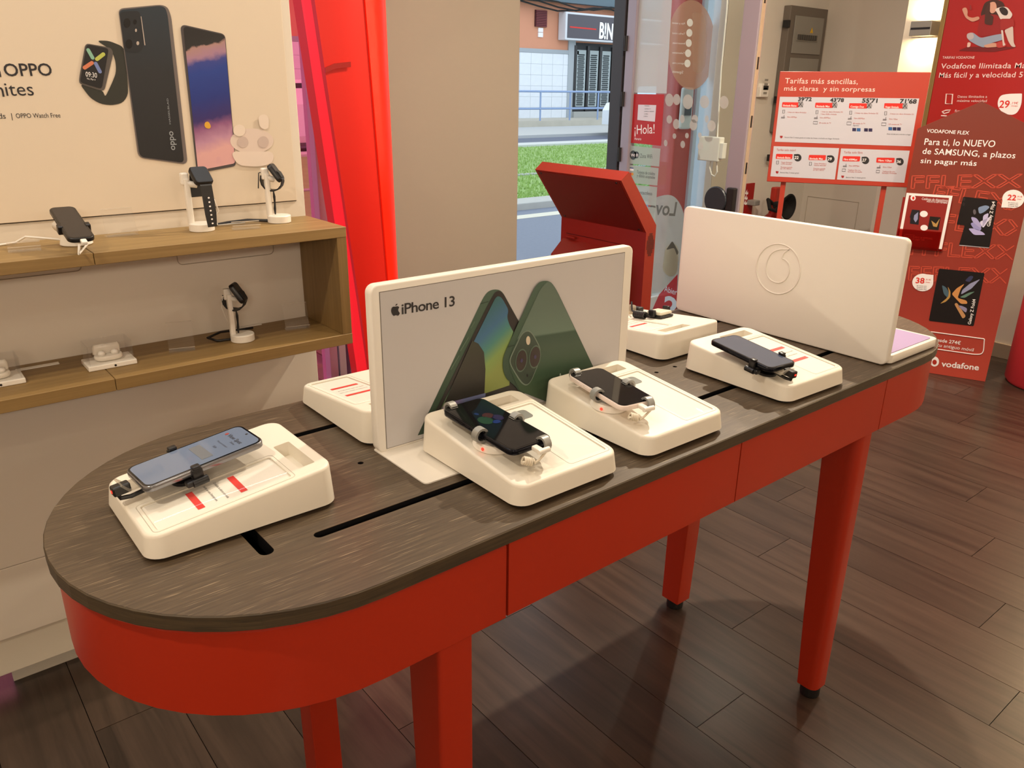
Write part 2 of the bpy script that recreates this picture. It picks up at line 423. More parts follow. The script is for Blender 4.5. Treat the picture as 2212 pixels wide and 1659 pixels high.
# printed phone, back view
M = MB(); ppoly(M, PP, roundpoly(C1([(846, 62), (1190, 30), (1225, 110), (1345, 1180), (990, 1130)]), [12, 22, 14, 14, 14], 5), .0012)
M.build('printed_phone_rim', mat('print_steel', '6d6462', .4), gp)
M = MB(); ppoly(M, PP, roundpoly(C1([(852, 72), (1178, 38), (1200, 110), (1318, 1166), (1000, 1124)]), [10, 18, 10, 10, 12], 5), .0016)
M.build('printed_phone_back', gradient('print_phone_back', [(0, '1e1f22'), (.6, '23262b'), (1, '25303b')], (0, 0, 1), 1.10, 1.38, .4), gp)
M = MB(); ppoly(M, PP, roundpoly(C1([(856, 84), (1000, 78), (1030, 330), (1000, 378), (892, 372)]), 10, 4), .0020)
M.build('printed_camera_island', mat('print_island', '1c2026', .35), gp)
M = MB()
for cx_, cy_, r_ in ((908, 165, 27), (922, 315, 27), (965, 158, 14)):
    M = MB(); ppoly(M, PP, C1(ell(cx_, cy_, r_*.9, r_*1.25)), .0024); M.build('printed_lens', mat('print_lens', '0b0c0f', .25), gp)
M = MB()
M = MB()
for cx_, cy_, rx_, ry_ in ((972, 218, 7, 12), (985, 310, 10, 14)): ppoly(M, PP, C1(ell(cx_, cy_, rx_, ry_)), .0024)
ppoly(M, PP, C1([(1006, 118), (1011, 118), (1040, 325), (1033, 325)]), .0022)
M.build('printed_flash', mat('print_highlight', 'b8aaa0', .4), gp)
M = MB(); ptext(M, PP, 'oppo', C1([(1254, 1075)])[0], C1([(1237, 940)])[0], C1([(1226, 1078)])[0], d=.0022, bold=.01)
ptext(M, PP, 'HASSELBLAD', C1([(1222, 890)])[0], C1([(1203, 705)])[0], C1([(1211, 892)])[0], d=.0022)
M.build('printed_maker_mark', mat('print_mark', '9aa0a6', .5), gp)
# printed phone, screen view
M = MB(); ppoly(M, PP, roundpoly(C1([(1290, 172), (1612, 245), (1690, 1190), (1410, 1242)]), [14, 10, 8, 12], 5), .0012)
M.build('printed_phone_frame', mat('print_frame', '4a4446', .4), gp)
M = MB(); ppoly(M, PP, roundpoly(C1([(1312, 186), (1608, 252), (1684, 1170), (1418, 1222)]), [10, 8, 6, 8], 5), .0016)
M.build('printed_phone_screen', gradient('print_screen_art', [(0, 'd9a6a6'), (.10, 'b98aa6'), (.2, '8f5a84'), (.28, '33266a'), (.45, '1b2f80'), (.66, '1f3c90'), (.74, '34408e'), (.79, 'a57e96'), (.86, 'a8837f'), (.875, '232224'), (1, '1c1b1d')], (-.25, 0, 1), .965, 1.20, .4, nz=.08, nscale=60), gp)
M = MB(); ppoly(M, PP, roundpoly(C1([(1462, 880), (1490, 866), (1512, 905), (1500, 925), (1465, 915)]), 6, 3), .002)
M.build('printed_parachute', mat('print_yellow', 'd9a431', .5), gp)
# printed earbuds
M = MB()
ppoly(M, PP, C1(ell(1803, 1010, 155, 90)), .0018); M.build('printed_earbud_case_lid', mat('print_pearl', 'dccabf', .45), gp)
M = MB(); ppoly(M, PP, roundpoly(C1([(1648, 1085), (1960, 1085), (1955, 1170), (1850, 1196), (1700, 1185)]), 14, 4), .0022); M.build('printed_earbud_case', mat('print_pearl_light', 'e2d2c6', .45), gp)
M = MB()
PDK = mat('print_pearl_dark', 'c6b3ab', .45)
ppoly(M, PP, C1(ell(1738, 1018, 38, 40)), .0024); M.build('printed_earbud_well', PDK, gp); M = MB(); ppoly(M, PP, C1(ell(1885, 1018, 38, 42)), .0024); M.build('printed_earbud_well', PDK, gp)
M = MB()
ppoly(M, PP, C1(ell(1712, 935, 44, 42)), .0028); M.build('printed_earbud', mat('print_pearl_bud', 'e4d5c7', .4), gp); M = MB(); ppoly(M, PP, roundpoly(C1([(1845, 830), (1900, 815), (1925, 850), (1920, 930), (1860, 920)]), 10, 4), .0028)
M.build('printed_earbud', mat('print_pearl_bud', 'e4d5c7', .4), gp)

# ------------------------------------------------------------------ street front
YF = 3.0
FRAMEM = mat('grey_aluminium', '958b95', .4, metal=.15)
FRAMEL = mat('pale_aluminium', 'd3d6e2', .4)
DARKF = mat('dark_frame', '2c2629', .5)
PIER = mat('pier_paint', '9b9082', .75, noise=.015, nscale=2)
wf = struct(MB().box((3.95, YF, 0), (4.98, YF+.12, CEIL)).build('wall_front', WALLW))
MB().box((1.768, YF, 0), (2.468, YF+.25, CEIL), r=.004).build('pier', PIER, wf)
MB().box((-1.6, YF+.02, 2.30), (1.768, YF+.12, CEIL)).build('header', WALLW, wf)
MB().box((2.468, YF+.02, 2.30), (3.95, YF+.12, CEIL)).build('header', WALLW, wf)
# window left of the pier, pink film on its glass
w1 = struct(MB().box((-.4, YF+.045, .02), (1.768, YF+.051, 2.30)).build('window_1', glassy('pink_film_glass', 'ffb9c6', .01)))
for a, b_, m_ in ((-.4, -.355, FRAMEL), (1.437, 1.474, mat('lilac_frame', 'c9b6d6', .5)), (1.482, 1.514, mat('sky_frame', 'd4e4f4', .4)), (1.53, 1.60, mat('mauve_frame', '8a5a72', .5))):
    MB().box((a, YF+.0, 0), (b_, YF+.08, 2.30), r=.003).build('mullion', m_, w1)
MB().box((-.4, YF+.02, 0), (1.768, YF+.08, .02), r=.003).build('window_sill', FRAMEL, w1)
# doorway between pier and leaf: frame only, the leaf stands open
XL = 3.15
dr = struct(MB().box((3.135, YF-.005, 0), (3.172, YF+.075, 2.30), r=.003).build('trim_1', DARKF))
# window to the far side of the door
w2 = struct(MB().box((3.20, YF+.045, .10), (3.885, YF+.051, 2.30)).build('window_2', GLASS))
for a, b in ((3.173, 3.20), (3.885, 3.949)):
    MB().box((a, YF+.0, 0), (b, YF+.09, 2.30), r=.003).build('window_frame', FRAMEL, w2)
MB().box((3.20, YF+.02, 0), (3.885, YF+.08, .10), r=.003).build('window_sill', FRAMEL, w2)
# wall facing the table on the far side, and the pier with the sconce
XA, XB, YB = 4.95, 4.326, 2.182
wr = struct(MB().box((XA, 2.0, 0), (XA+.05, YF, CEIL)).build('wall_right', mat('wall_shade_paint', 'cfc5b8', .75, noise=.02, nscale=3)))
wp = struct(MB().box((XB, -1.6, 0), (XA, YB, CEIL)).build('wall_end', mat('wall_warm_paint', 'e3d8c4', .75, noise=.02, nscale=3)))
struct(MB().box((XB-.012, -1.6, 0), (XB, YB, .075), r=.002).build('baseboard_end', mat('baseboard_tan', 'a8947c', .5)))
PX = Plane((XA-.001, 0, 0), (0, -1, 0))
u0, v1 = PX.hit(1745, 424); u1, v0 = PX.hit(1835, 560)
M = MB(); M.tube([PX.pt(*q, .0) for q in ((u0, v1), (u1, v1), (u1, v0), (u0, v0))], .003, 5, closed=True); M.build('hatch_seam', LINE, wr)

# door leaf, open into the shop
YN = onx(1640, 100, XL).y
lf = struct(MB().box((XL-.004, YN+.08, .12), (XL+.004, YF-.08, 2.14)).build('door_1', GLASS))
MB().box((XL-.022, YN, .02), (XL+.022, YN+.085, 2.22), r=.004).build('door_stile', FRAMEM, lf)
MB().box((XL-.022, YF-.085, .02), (XL+.022, YF-.025, 2.22), r=.004).build('door_stile', FRAMEM, lf)
MB().box((XL-.022, YN+.085, .02), (XL+.022, YF-.085, .12), r=.003).build('door_rail', FRAMEM, lf)
MB().box((XL-.022, YN+.085, 2.14), (XL+.022, YF-.085, 2.22), r=.003).build('door_rail', FRAMEM, lf)
MB().box((XL-.012, YN-.003, .35), (XL+.012, YN+.001, 2.0), r=.001).build('lock_plate', mat('lock_plate_cream', 'c8b79f', .35, metal=.5), lf)
M = MB()
for z in (1.62, 1.36, 1.12, .92): M.box((XL-.005, YN-.0042, z-.025), (XL+.005, YN-.003, z+.025))
M.build('lock_slot', BLACK, lf, kind='stuff')
for z in (1.46, 1.2, .93):
    MB().tube([(XL-.027, YF-.03, z-.035), (XL-.027, YF-.03, z+.035)], .009, 10).build('hinge', BLACK, lf)
hb = onx(1548, 437, XL-.03); 
M = MB(); 
M.box((XL-.052, YN+.012, hb.z-.10), (XL-.022, YN+.055, hb.z+.075), r=.006)
M.build('handle_plate', BLACK, lf)
c = onx(1546, 432, XL-.05)
M = MB(); M.lathe([(.0, -.008), (.058, -.008), (.062, -.004), (.062, .004), (.058, .008), (0, .008)], 28, frame(c, (0, 1, 0), (0, 0, 1)), False, False); M.build('handle', mat('handle_graphite', '23272e', .4), lf)
# stickers on the leaf
LP = Plane((XL-.005, 0, 0), (0, -1, 0))
def sheet(pl, pts, m, name, parent, d=.0006, r=0):
    M = MB(); ppoly(M, pl, roundpoly(pts, r, 4) if r else pts, d); return M.build(name, m, parent)
sheet(LP, [(1372, 0), (1452, -6), (1440, 202), (1362, 200)], glassy('white_vinyl', 'ffffff', .2, .85, 'dde5ec'), 'sticker', lf)
sheet(LP, [(1366, 203), (1435, 204), (1428, 315), (1358, 308)], mat('sticker_red', 'b01818', .45), 'sticker', lf)
sheet(LP, [(1379, 226), (1418, 227), (1415, 263), (1377, 259)], mat('paper_white', 'd8d4dc', .6), 'paper_notice', lf, .0012)
M = MB(); ptext(M, LP, '¡Hola!', (1371, 290), (1414, 288), (1371, 270), d=.0012); ptext(M, LP, 'Horario', (1371, 302), (1385.5, 303), (1371, 296.5), d=.0012); M.build('lettering', INKW, lf)
M = MB()
ptext(M, LP, 'HORARIO', (1393, 229.5), (1403, 230), (1393, 227.5), d=.0018)
for y_, a_, b_ in ((235, 1393, 1406), (240.5, 1392, 1413), (246, 1392, 1400), (251, 1391, 1400)):
    ptext(M, LP, 'LUNES A VIERNES'[:int((b_-a_)*.8)], (a_, y_+1), (b_, y_+1.3), (a_, y_-1), d=.0018)
VINYL = glassy('grey_vinyl', 'ffffff', .2, .86, 'c6d4d2')
for a, b, c_, d_ in (((1357, 314), (1427, 321), (1424, 360), (1355, 353)), ((1355, 356), (1423, 363), (1420, 401), (1352, 394)), ((1352, 397), (1420, 404), (1417, 445), (1350, 436)), ((1350, 440), (1417, 449), (1408, 640), (1340, 620))):
    sheet(LP, [a, b, c_, d_], VINYL, 'sticker', lf)
ptext(M, LP, 'Zona WiFi', (1383, 340.5), (1409, 342.5), (1383, 332), d=.0012)
ptext(M, LP, 'Tarjetas de crédito', (1376, 374.5), (1415, 379), (1376, 367.5), d=.0012)
ptext(M, LP, 'y débito aceptadas', (1376, 382), (1415, 386.5), (1376, 375.5), d=.0012)
ptext(M, LP, 'Contactless', (1373, 418), (1409, 422), (1373, 410.5), d=.0012)
M.build('lettering', INKG if False else mat('sticker_ink', '5b6467', .6), lf)
M = MB(); ppoly(M, LP, ell(1368, 335, 7, 10), .0014); ppoly(M, LP, ell(1375, 334.5, 6, 7.5), .0014); M.build('wifi_badge', mat('badge_ink', '3c4447', .5), lf)
M = MB(); ptext(M, LP, 'Wi Fi', (1363, 338), (1379, 339), (1363, 331.5), d=.002, bold=.02); M.build('lettering', INKW, lf)
sheet(LP, [(1361, 361.5), (1369, 362.5), (1369, 369.5), (1361, 368.5)], INKW, 'card_badge', lf, .0012)
sheet(LP, [(1361, 361.5), (1369, 362.5), (1369, 364.5), (1361, 363.5)], mat('badge_blue', '2f4a8a', .5), 'card_badge', lf, .0016)
for cx_, cc in ((1363, 'c0392b'), (1366.5, 'd9902f')): 
    M = MB(); ppoly(M, LP, ell(cx_, 376, 2.4, 3.2), .0014+(.0004 if cx_ > 1365 else 0)); M.build('card_badge', mat('badge_'+cc, cc, .5), lf)
# translucent frosted dots
M = MB()
for x_, y_, rx_, ry_ in ((1446, 216, 9, 14), (1462, 215, 8, 12), (1486, 220, 11, 16), (1522, 220, 10, 14), (1564, 221, 10, 14), (1446, 258, 6, 9), (1461, 268, 7, 11), (1474, 257, 5, 9), (1501, 257, 7, 9), (1498, 270, 8, 12), (1527, 257, 4, 8), (1537, 272, 9, 12), (1457, 294, 4, 6), (1484, 293, 4, 6), (1512, 292, 4, 6), (1438, 309, 4, 7), (1475, 312, 5, 8), (1513, 316, 6, 8)):
    ppoly(M, LP, ell(x_, y_, rx_, ry_, 20), .0006)
M.build('frosted_dots', glassy('frosted_vinyl', 'ffffff', .3, .75, 'd6d6d4'), lf, kind='stuff')
# red sticker with opening hours
sheet(LP, [(1464, 592), (1461, 676), (1420, 690), (1405, 678), (1424, 636)], glassy('red_vinyl', 'ff8a90', .2, .6, 'b02030'), 'sticker', lf)
M = MB(); ptext(M, LP, 'Abierto', (1435, 629), (1472, 641), (1436, 617), d=.0012); ptext(M, LP, '2', (1432, 678), (1462, 688), (1436, 636), d=.0012, bold=.03); M.build('lettering', mat('pale_blue_ink', 'b7d3e6', .5), lf)
# stickers on the far window: peach disc with mirrored list, grey dog bubble
WP = Plane((0, YF+.044, 0), (1, 0, 0))
M = MB(); ppoly(M, WP, ell(1493, 97, 52, 97, 40, rot=0), .0006); M.build('round_sticker', glassy('peach_vinyl', 'ffffff', .2, .72, 'd09a7c'), w2)
M = MB(); ppoly(M, WP, roundpoly([(1494, 25), (1520, 30), (1527, 80), (1524, 140), (1512, 160), (1496, 155)], 10, 4), .0010); M.build('faint_face', glassy('faint_print', 'ffffff', .3, .3, 'e3c0a4'), w2)
M = MB()
for y_ in (49, 71, 93, 115, 137): ppoly(M, WP, ell(1490-(y_-49)*.06, y_, 6.5, 8.5, 20), .0012)
for y_, s_ in ((50, 'Fijo y móvil'), (72, 'Tarifas móvil'), (93, 'Internet'), (114, 'Televisión'), (136, 'Seguros y más')):
    ptext(M, WP, s_, (1479, y_+3), (1452, y_+1.5), (1479, y_-1), d=.0012, mirror=True)
ptext(M, WP, 'Síguenos', (1475, 159), (1452, 157), (1475, 153), d=.0012, mirror=True)
M.build('lettering', INKW, w2)
M = MB(); ppoly(M, WP, roundpoly([(1415, 425), (1455, 418), (1478, 455), (1480, 560), (1462, 660), (1405, 660), (1405, 440)], 22, 5), .0006); M.build('bubble_sticker', glassy('grey_bubble_vinyl', 'ffffff', .2, .75, 'cfcfc8'), w2)
M = MB(); ptext(M, WP, 'Love', (1458, 466), (1400, 462), (1458, 436), d=.0012, mirror=True, bold=.02); M.build('lettering', mat('bubble_ink', '77777a', .6), w2)
M = MB(); ppoly(M, WP, roundpoly([(1437, 535), (1452, 522), (1466, 535), (1463, 590), (1448, 600), (1430, 585)], 10, 4), .0012); M.build('printed_dog', mat('print_dog_grey', 'b5b4ae', .6), w2)
M = MB(); ppoly(M, WP, roundpoly([(1438, 540), (1452, 520), (1466, 545), (1462, 552), (1456, 535)], 4, 3), .0016); M.build('printed_dog_ear', mat('print_dog_dark', '5b5a5a', .6), w2)
# bits by the door edge
bx = thing('alarm_contact_box', 'white alarm contact box with a dangling white cable beside the door', 'alarm box', onx(1530, 320, XL+.06))
c = onx(1530, 321, XL+.05)
MB().box((c.x-.02, c.y-.075, c.z-.055), (c.x+.02, c.y+.045, c.z+.055), r=.004).build('body', WHITE, bx)
MB().box((c.x-.015, c.y-.095, c.z-.04), (c.x+.015, c.y-.0751, c.z+.03), r=.002).build('side_terminal', WHITE, bx)
p0 = onx(1536, 344, c.x); MB().tube([p0+Vector((0, 0, .012)), p0, onx(1533, 362, c.x), onx(1537, 377, c.x), onx(1544, 381, c.x), onx(1549, 372, c.x), onx(1548, 330, c.x), onx(1552, 250, c.x), onx(1558, 150, c.x), onx(1570, 20, c.x), onx(1574, -60, c.x)], .0035, 6).build('cable', WHITE, bx)
ip = thing('wall_intercom', 'white intercom unit on the red post seen through the glass', 'intercom', (3.75, YF+.3, 1.0))
c = ony(1483, 238, YF+.29)
MB().box((c.x-.05, YF+.28, c.z-.11), (c.x+.05, YF+.31, c.z+.13), r=.02, seg=3).build('body', WHITE, ip)
MB().box((c.x-.03, YF+.275, c.z-.03), (c.x+.03, YF+.281, c.z+.02), r=.002).build('display', mat('display_grey', '565a60', .3), ip)

# electrical cabinet, keypad, fire sign, extinguisher on the front wall
EP = Plane((0, YF-.001, 0), (1, 0, 0))
def epbox(x0, y0, x1, y1, dep, y=YF):
    a = ony(x0, y0, y); b = ony(x1, y1, y); return (a.x, y-dep, b.z), (b.x, y, a.z)
ec = thing('electrical_cabinet', 'tall grey electrical cabinet with breaker rows and a yellow warning triangle', 'electrical cabinet', ony(1725, 300, YF))
a = ony(1694, 12, YF); b = ony(1772, 150, YF); zb = ony(1665, 285, YF).z
x0, x1 = a.x, ony(1774, 20, YF).x; z1 = a.z
MB().box((x0, YF-.05, zb), (x1, YF-.001, z1), r=.004).build('body', mat('cabinet_frame', '6b6258', .5), ec)
CABG = mat('cabinet_smoked_cover', '8b877e', .3)
zs = [z1-.04, z1-.27, z1-.5, z1-.74, zb+.03]
for q in range(4):
    MB().box((x0+.05, YF-.056, zs[q+1]+.012), (x1-.04, YF-.0502, zs[q]-.012), r=.002).build('cover', CABG, ec)
BRK = mat('breaker', '4a4641', .4)
for q in range(4):
    zc = (zs[q]+zs[q+1])/2-.03; n = 9
    MB().box((x0+.08, YF-.060, zc-.004), (x1-.09, YF-.0562, zc+.045), r=.001).build('breaker_window', mat('breaker_window', '8a857b', .4), ec)
    for j in range(n):
        xx = x0+.085+j*(x1-x0-.19)/n
        MB().box((xx, YF-.068, zc+.004), (xx+(x1-x0-.19)/n*.7, YF-.0601, zc+.032)).build('breaker', BRK, ec)
cxx, czz = (ony(1734, 77, YF)).x, ony(1734, 77, YF).z
EQ = Plane((0, YF-.0565, 0), (1, 0, 0))
M = MB(); M.flat([EQ.pt(cxx+.04*math.cos(t), czz+.045*math.sin(t), .001) for t in (PI/2, PI/2+2*PI/3, PI/2+4*PI/3)]); M.build('warning_triangle', mat('warning_yellow', 'e0b21c', .5), ec)
M = MB(); M.flat([EQ.pt(cxx+x*.01, czz+y*.01, .0016) for x, y in ((.3, 2), (-.8, -.2), (0, -.1), (-.4, -1.8), (.8, .3), (.1, .2))]); M.build('lightning_mark', INK, ec)
for z in (z1-.10, z1-.52, z1-.86): MB().box((x0-.022, YF-.055, z-.02), (x0+.004, YF-.02, z+.02), r=.002).build('hinge', BLACK, ec)
lo, hi = epbox(1627, 180, 1652, 210, .025)
kp = thing('alarm_keypad', 'white alarm keypad with dark display on the wall by the door edge', 'keypad', lo)
MB().box((lo[0]+.05, lo[1], lo[2]), hi, r=.005).build('body', WHITE, kp)
MB().box((lo[0]-.03, lo[1]+.008, lo[2]+.0), (lo[0]+.049, hi[1], lo[2]+.06), r=.003).build('side_module', WHITE, kp)
MB().box((lo[0]+.07, lo[1]-.002, hi[2]-.035), (hi[0]-.012, lo[1]+.0005, hi[2]-.012)).build('display', SCREENK, kp)
KEY = mat('key_grey', '9b958c', .5)
for r_ in range(4):
    for c_ in range(3):
        x_ = lo[0]+.075+c_*(hi[0]-lo[0]-.1)/3; z_ = lo[2]+.018+r_*.024
        MB().box((x_, lo[1]-.002, z_), (x_+.012, lo[1]+.0005, z_+.012)).build('key', KEY, kp)
fs = thing('fire_sign', 'red fire equipment sign with white flame on the wall by the door', 'sign', ony(1605, 430, YF-.01))
FP = Plane((0, YF-.012, 0), (1, 0, 0))
a = ony(1601, 398, YF-.01); b = ony(1623, 464, YF-.01)
MB().box((a.x, YF-.012, b.z), (b.x, YF-.002, a.z), r=.002).build('plate', mat('fire_red', '9c1410', .45), fs)
M = MB()
for q in range(3):
    yy = 442-q*11; xx = 1609+q*1.3
    ppoly(M, FP, [(xx-2.5, yy-2), (xx+1, yy+1), (xx+4.5, yy-1), (xx+4, yy-7), (xx+2, yy-3.5), (xx+1.5, yy-4), (xx+2.5, yy-11), (xx-1, yy-5)], .0008)
M.build('flame_mark', INKW, fs)
fe = thing('fire_extinguisher', 'red fire extinguisher with black horn on the wall below the price board', 'fire extinguisher', ony(1662, 480, YF-.1))
c = ony(1661, 441, YF-.12); bs = ony(1672, 500, YF-.1)
MB().lathe([(0, -.02), (.075, -.02), (.08, 0), (.08, .40), (.06, .47), (.03, .50), (.025, .54), (0, .54)], 20, Matrix.Translation((c.x+.06, YF-.12, c.z-.56)), False, False).build('cylinder', mat('extinguisher_red', 'b3150c', .3), fe)
MB().lathe([(0, -.10), (.02, -.10), (.03, -.06), (.078, 0), (.07, .002), (.03, -.03), (0, -.035)], 24, frame((c.x, YF-.26, c.z), (1, 0, 0), (0, 0, 1), (0, -1, 0)), False, False).build('horn', RUBBER, fe)
MB().box((c.x+.03, YF-.14, c.z-.03), (c.x+.09, YF-.10, c.z+.10), r=.008).build('handle', mat('extinguisher_handle', 'a8281a', .4), fe)
MB().tube([(c.x+.06, YF-.12, c.z-.01), (c.x-.03, YF-.13, c.z+.03), (c.x-.06, YF-.17, c.z-.02), (c.x-.04, YF-.2, c.z-.03), (c.x, YF-.19, c.z)], .012, 8).build('hose', RUBBER, fe)
MB().box((c.x-.075, YF-.07, c.z-.012), (c.x-.02, YF-.002, c.z+.02), r=.005).build('bracket', GREYM, fe)

# wall sconce, glowing up and down
sc_ = thing('wall_sconce', 'grey box sconce washing the cream wall with light above and below', 'wall lamp', (XB-.05, 2.04, 1.5))
a = onx(1968, 46, XB-.09); b = onx(2023, 42, XB-.09); c = onx(1966, 78, XB-.09)
ya, yb = a.y, onx(2016, 60, 4.25).y+.004
MB().box((XB-.09, yb, c.z), (XB-.001, ya, a.z), r=.003).build('body', mat('sconce_grey', '8f8a82', .4, metal=.3), sc_)
MB().box((XB-.0915, yb+.005, (a.z+c.z)/2-.005), (XB-.089, ya-.005, (a.z+c.z)/2+.004)).build('slot', BLACK, sc_)
for zz, rx_ in ((a.z+.004, PI), (c.z-.004, 0)):
    lamp('sconce_bulb', (XB-.05, (ya+yb)/2, zz), 1.5, (1, .82, .5), size=.06, rot=(rx_, 0, 0), sy=(ya-yb)*.8)
for n_, (yy, lab) in enumerate(((.55, 'added grey box sconce, out of view on the end wall past the red totem'), (-.55, 'added grey box sconce, out of view on the end wall far past the pouf'))):  # two unseen sconces added to put a warm glow on the floor
    s2 = thing('wall_sconce', lab, 'wall lamp', (XB-.05, yy, 1.5), 'added unseen sconces on the end wall')
    MB().box((XB-.09, yy-.17, c.z), (XB-.001, yy+.17, a.z), r=.003).build('body', MATS['sconce_grey'], s2)
    for zz, rx_ in ((a.z+.004, PI), (c.z-.004, 0)):
        lamp('sconce_bulb', (XB-.05, yy, zz), 15, (1, .80, .5), size=.06, rot=(rx_, 0, 0), sy=.3)

for (x, e) in SOUTH_FILL:  # boxes for the fill lamps added on the unseen rear wall
    so = thing('wall_sconce', 'added opal fill lamp, unseen on the rear wall, ' + {-0.9: 'nearest the west corner', 0.7: 'between the other two', 2.3: 'nearest the end wall'}[x], 'wall lamp', (x, -1.58, 1.75), 'added fill lamps on the rear wall')
    MB().box((x-.28, -1.598, 1.60), (x+.28, -1.53, 1.90), r=.01).build('body', WHITE, so)
# ================================================================== street outside
YW = 21.8
def zat(py, y, px=1122): return ony(px, py, y).z
struct(MB().box((-6, 3.12, -.3), (40, 4.55, -.08), r=.01).build('pavement', mat('pavement_near', 'cdbfc2', .8, noise=.08, nscale=4)))
struct(MB().box((-6, 4.551, -.3), (40, 7.25, -.1)).build('road', mat('asphalt', '6f7684', .8, noise=.12, nscale=30)))
struct(MB().box((-6, 7.25, -.3), (40, 7.62, -.02), r=.01).build('curb', mat('curb_stone', 'a9a9a4', .8, noise=.1, nscale=8)))
struct(MB().box((-6, 6.75, -.0995), (40, 6.95, -.097)).build('road_line', mat('road_paint', 'c7c4b4', .7)))
GRM = mat('lawn', '84a25c', .85, noise=.3, nscale=3)
struct(MB().box((-6, 7.62, -.3), (40, 15.0, -.07)).build('lawn', GRM))
M = MB()
rg = random.Random(3)
for q in range(14000):
    y = 7.65+7.2*rg.random()**1.3; x = y*.62+1.0+rg.random()*(3.6+y*.30)
    h = .025+.03*rg.random(); a = rg.random()*PI; dx, dy = .012*math.cos(a), .012*math.sin(a)
    M.add([(x-dx, y-dy, -.071), (x+dx, y+dy, -.071), (x+(rg.random()-.5)*.03, y+(rg.random()-.5)*.03, -.071+h)], [(0, 1, 2)])
o = M.build('grass', mat('grass_blade', '8fae5e', .8), kind='stuff'); tag(o, 'short green grass on the tram strip across the road', 'grass')
struct(MB().box((-6, 10.0, -.0695), (40, 10.18, -.055)).build('track_strip', mat('track_concrete', '9a9f98', .85)))
struct(MB().box((-6, 15.0, -.3), (40, 15.6, -.02), r=.01).build('curb', mat('curb_pale', 'bfc2c0', .8)))
struct(MB().box((-6, 15.6, -.3), (40, 18.0, -.1)).build('road', mat('asphalt_far', '5d6476', .8)))
struct(MB().box((-6, 18.0, -.3), (40, YW, -.02)).build('pavement', mat('pavement_pale', 'b3b5b4', .85)))
zt = zat(262, YW); YB2 = 23.8
struct(MB().box((-6, YW, -.3), (40, YB2, zt)).build('ramp_wall', mat('ramp_concrete', 'b9b4a6', .85, noise=.12, nscale=3)))
# railing
RAILM = mat('rail_blue', '8aa0c4', .45)
rl = thing('street_railing', 'pale blue metal railing along the raised walkway across the street', 'railing', (14, YW+.1, zt))
zr1, zr2 = zat(197, YW+.1), zat(235, YW+.1)
for z in (zr1, zr2): MB().tube([(2, YW+.1, z), (30, YW+.1, z)], .035, 6).build('rail', RAILM, rl)
xs = [ony(q, 200, YW+.1).x for q in (1168, 1233, 1293)]; st = (xs[2]-xs[0])/2
k = -7
while k < 9:
    x = xs[0]+st*k
    MB().tube([(x, YW+.1, zt), (x, YW+.1, zr1+.02)], .032, 6).build('post', RAILM, rl); k += 1
# building across the street
BP = Plane((0, YB2, 0), (1, 0, 0))
def bz(py): return ony(1180, py, YB2).z
z_t0, z_t1, z_or = zt, bz(115), bz(118)
ztop = bz(8)
bd = thing('street_building', 'terracotta and white tiled building with awning and shopfront across the street', 'building', (15, YB2, zt))
MB().box((-4, YB2+.03, zt), (45, YB2+5, ztop+.2)).build('wall', mat('terracotta_render', 'd39374', .85, noise=.05, nscale=2), bd)
MB().box((-4, YB2-.25, bz(20)+.25), (45, YB2+.0, ztop+.6), r=.01).build('canopy', mat('canopy_slate', '5f707a', .7), bd)
MB().box((-4, YB2+2, ztop+.6), (45, YB2+2.5, ztop+5)).build('upper_storey', mat('upper_yellow', 'e4d374', .85), bd)
xA1 = ony(1237, 180, YB2).x
TILE = mat('white_wall_tile', 'dfe4ea', .3, noise=.05, nscale=6)
MB().box((-4, YB2+.006, zt), (xA1, YB2+.03, z_t1)).build('tile_grout', mat('grout', 'cfd5da', .8), bd)
MB().box((-4, YB2-.02, z_t1), (xA1+.25, YB2+.03, z_t1+.14), r=.006).build('ledge', mat('ledge_grey', 'a3aab0', .7), bd)
tw = (ony(1145, 180, YB2).x-ony(1121, 180, YB2).x); nz_ = 6; th = (z_t1-zt)/nz_
tile = MB().box((.004, 0, .004), (tw-.004, .012, th-.004), r=.004, seg=1).build('tile', TILE, bd); first = True
for i_ in range(0, 26):
    for j_ in range(nz_):
        x = xA1-tw*(i_+1)
        if x < ony(640, 200, YB2).x-1: continue
        o = tile if first else tile.copy()
        if not first: COL.objects.link(o)
        first = False; o.location = (x, YB2-.006, zt+th*j_)
        o.rotation_euler.x = 0
# vent with slats, two small signs
x0, x1 = ony(1156, 30, YB2).x, ony(1181, 30, YB2).x; z1, z0 = bz(23), bz(59)
MB().box((x0, YB2-.02, z0), (x1, YB2+.04, z1)).build('vent_frame', mat('vent_dark', '4a1f22', .6), bd)
for q in range(10):
    z = z0+(z1-z0)*(q+.15)/10; MB().box((x0+.02, YB2-.06, z), (x1-.02, YB2-.021, z+(z1-z0)*.06)).build('vent_slat', mat('vent_red', '7b3034', .6), bd)
for py0, py1 in ((61, 70), (71, 81)):
    MB().box((ony(1163, 65, YB2).x, YB2-.01, bz(py1)), (ony(1173, 65, YB2).x, YB2+.03, bz(py0))).build('plate', INKW, bd)
M = MB()
for q in range(3):
    M.tube([(ony(1110, 5, YB2).x+t*.9, YB2-.3, bz(8+q*4)+.12*math.sin(t*1.3+q)) for t in range(0, 12)], .03, 5)
M.build('cable', BLACK, bd, kind='stuff')
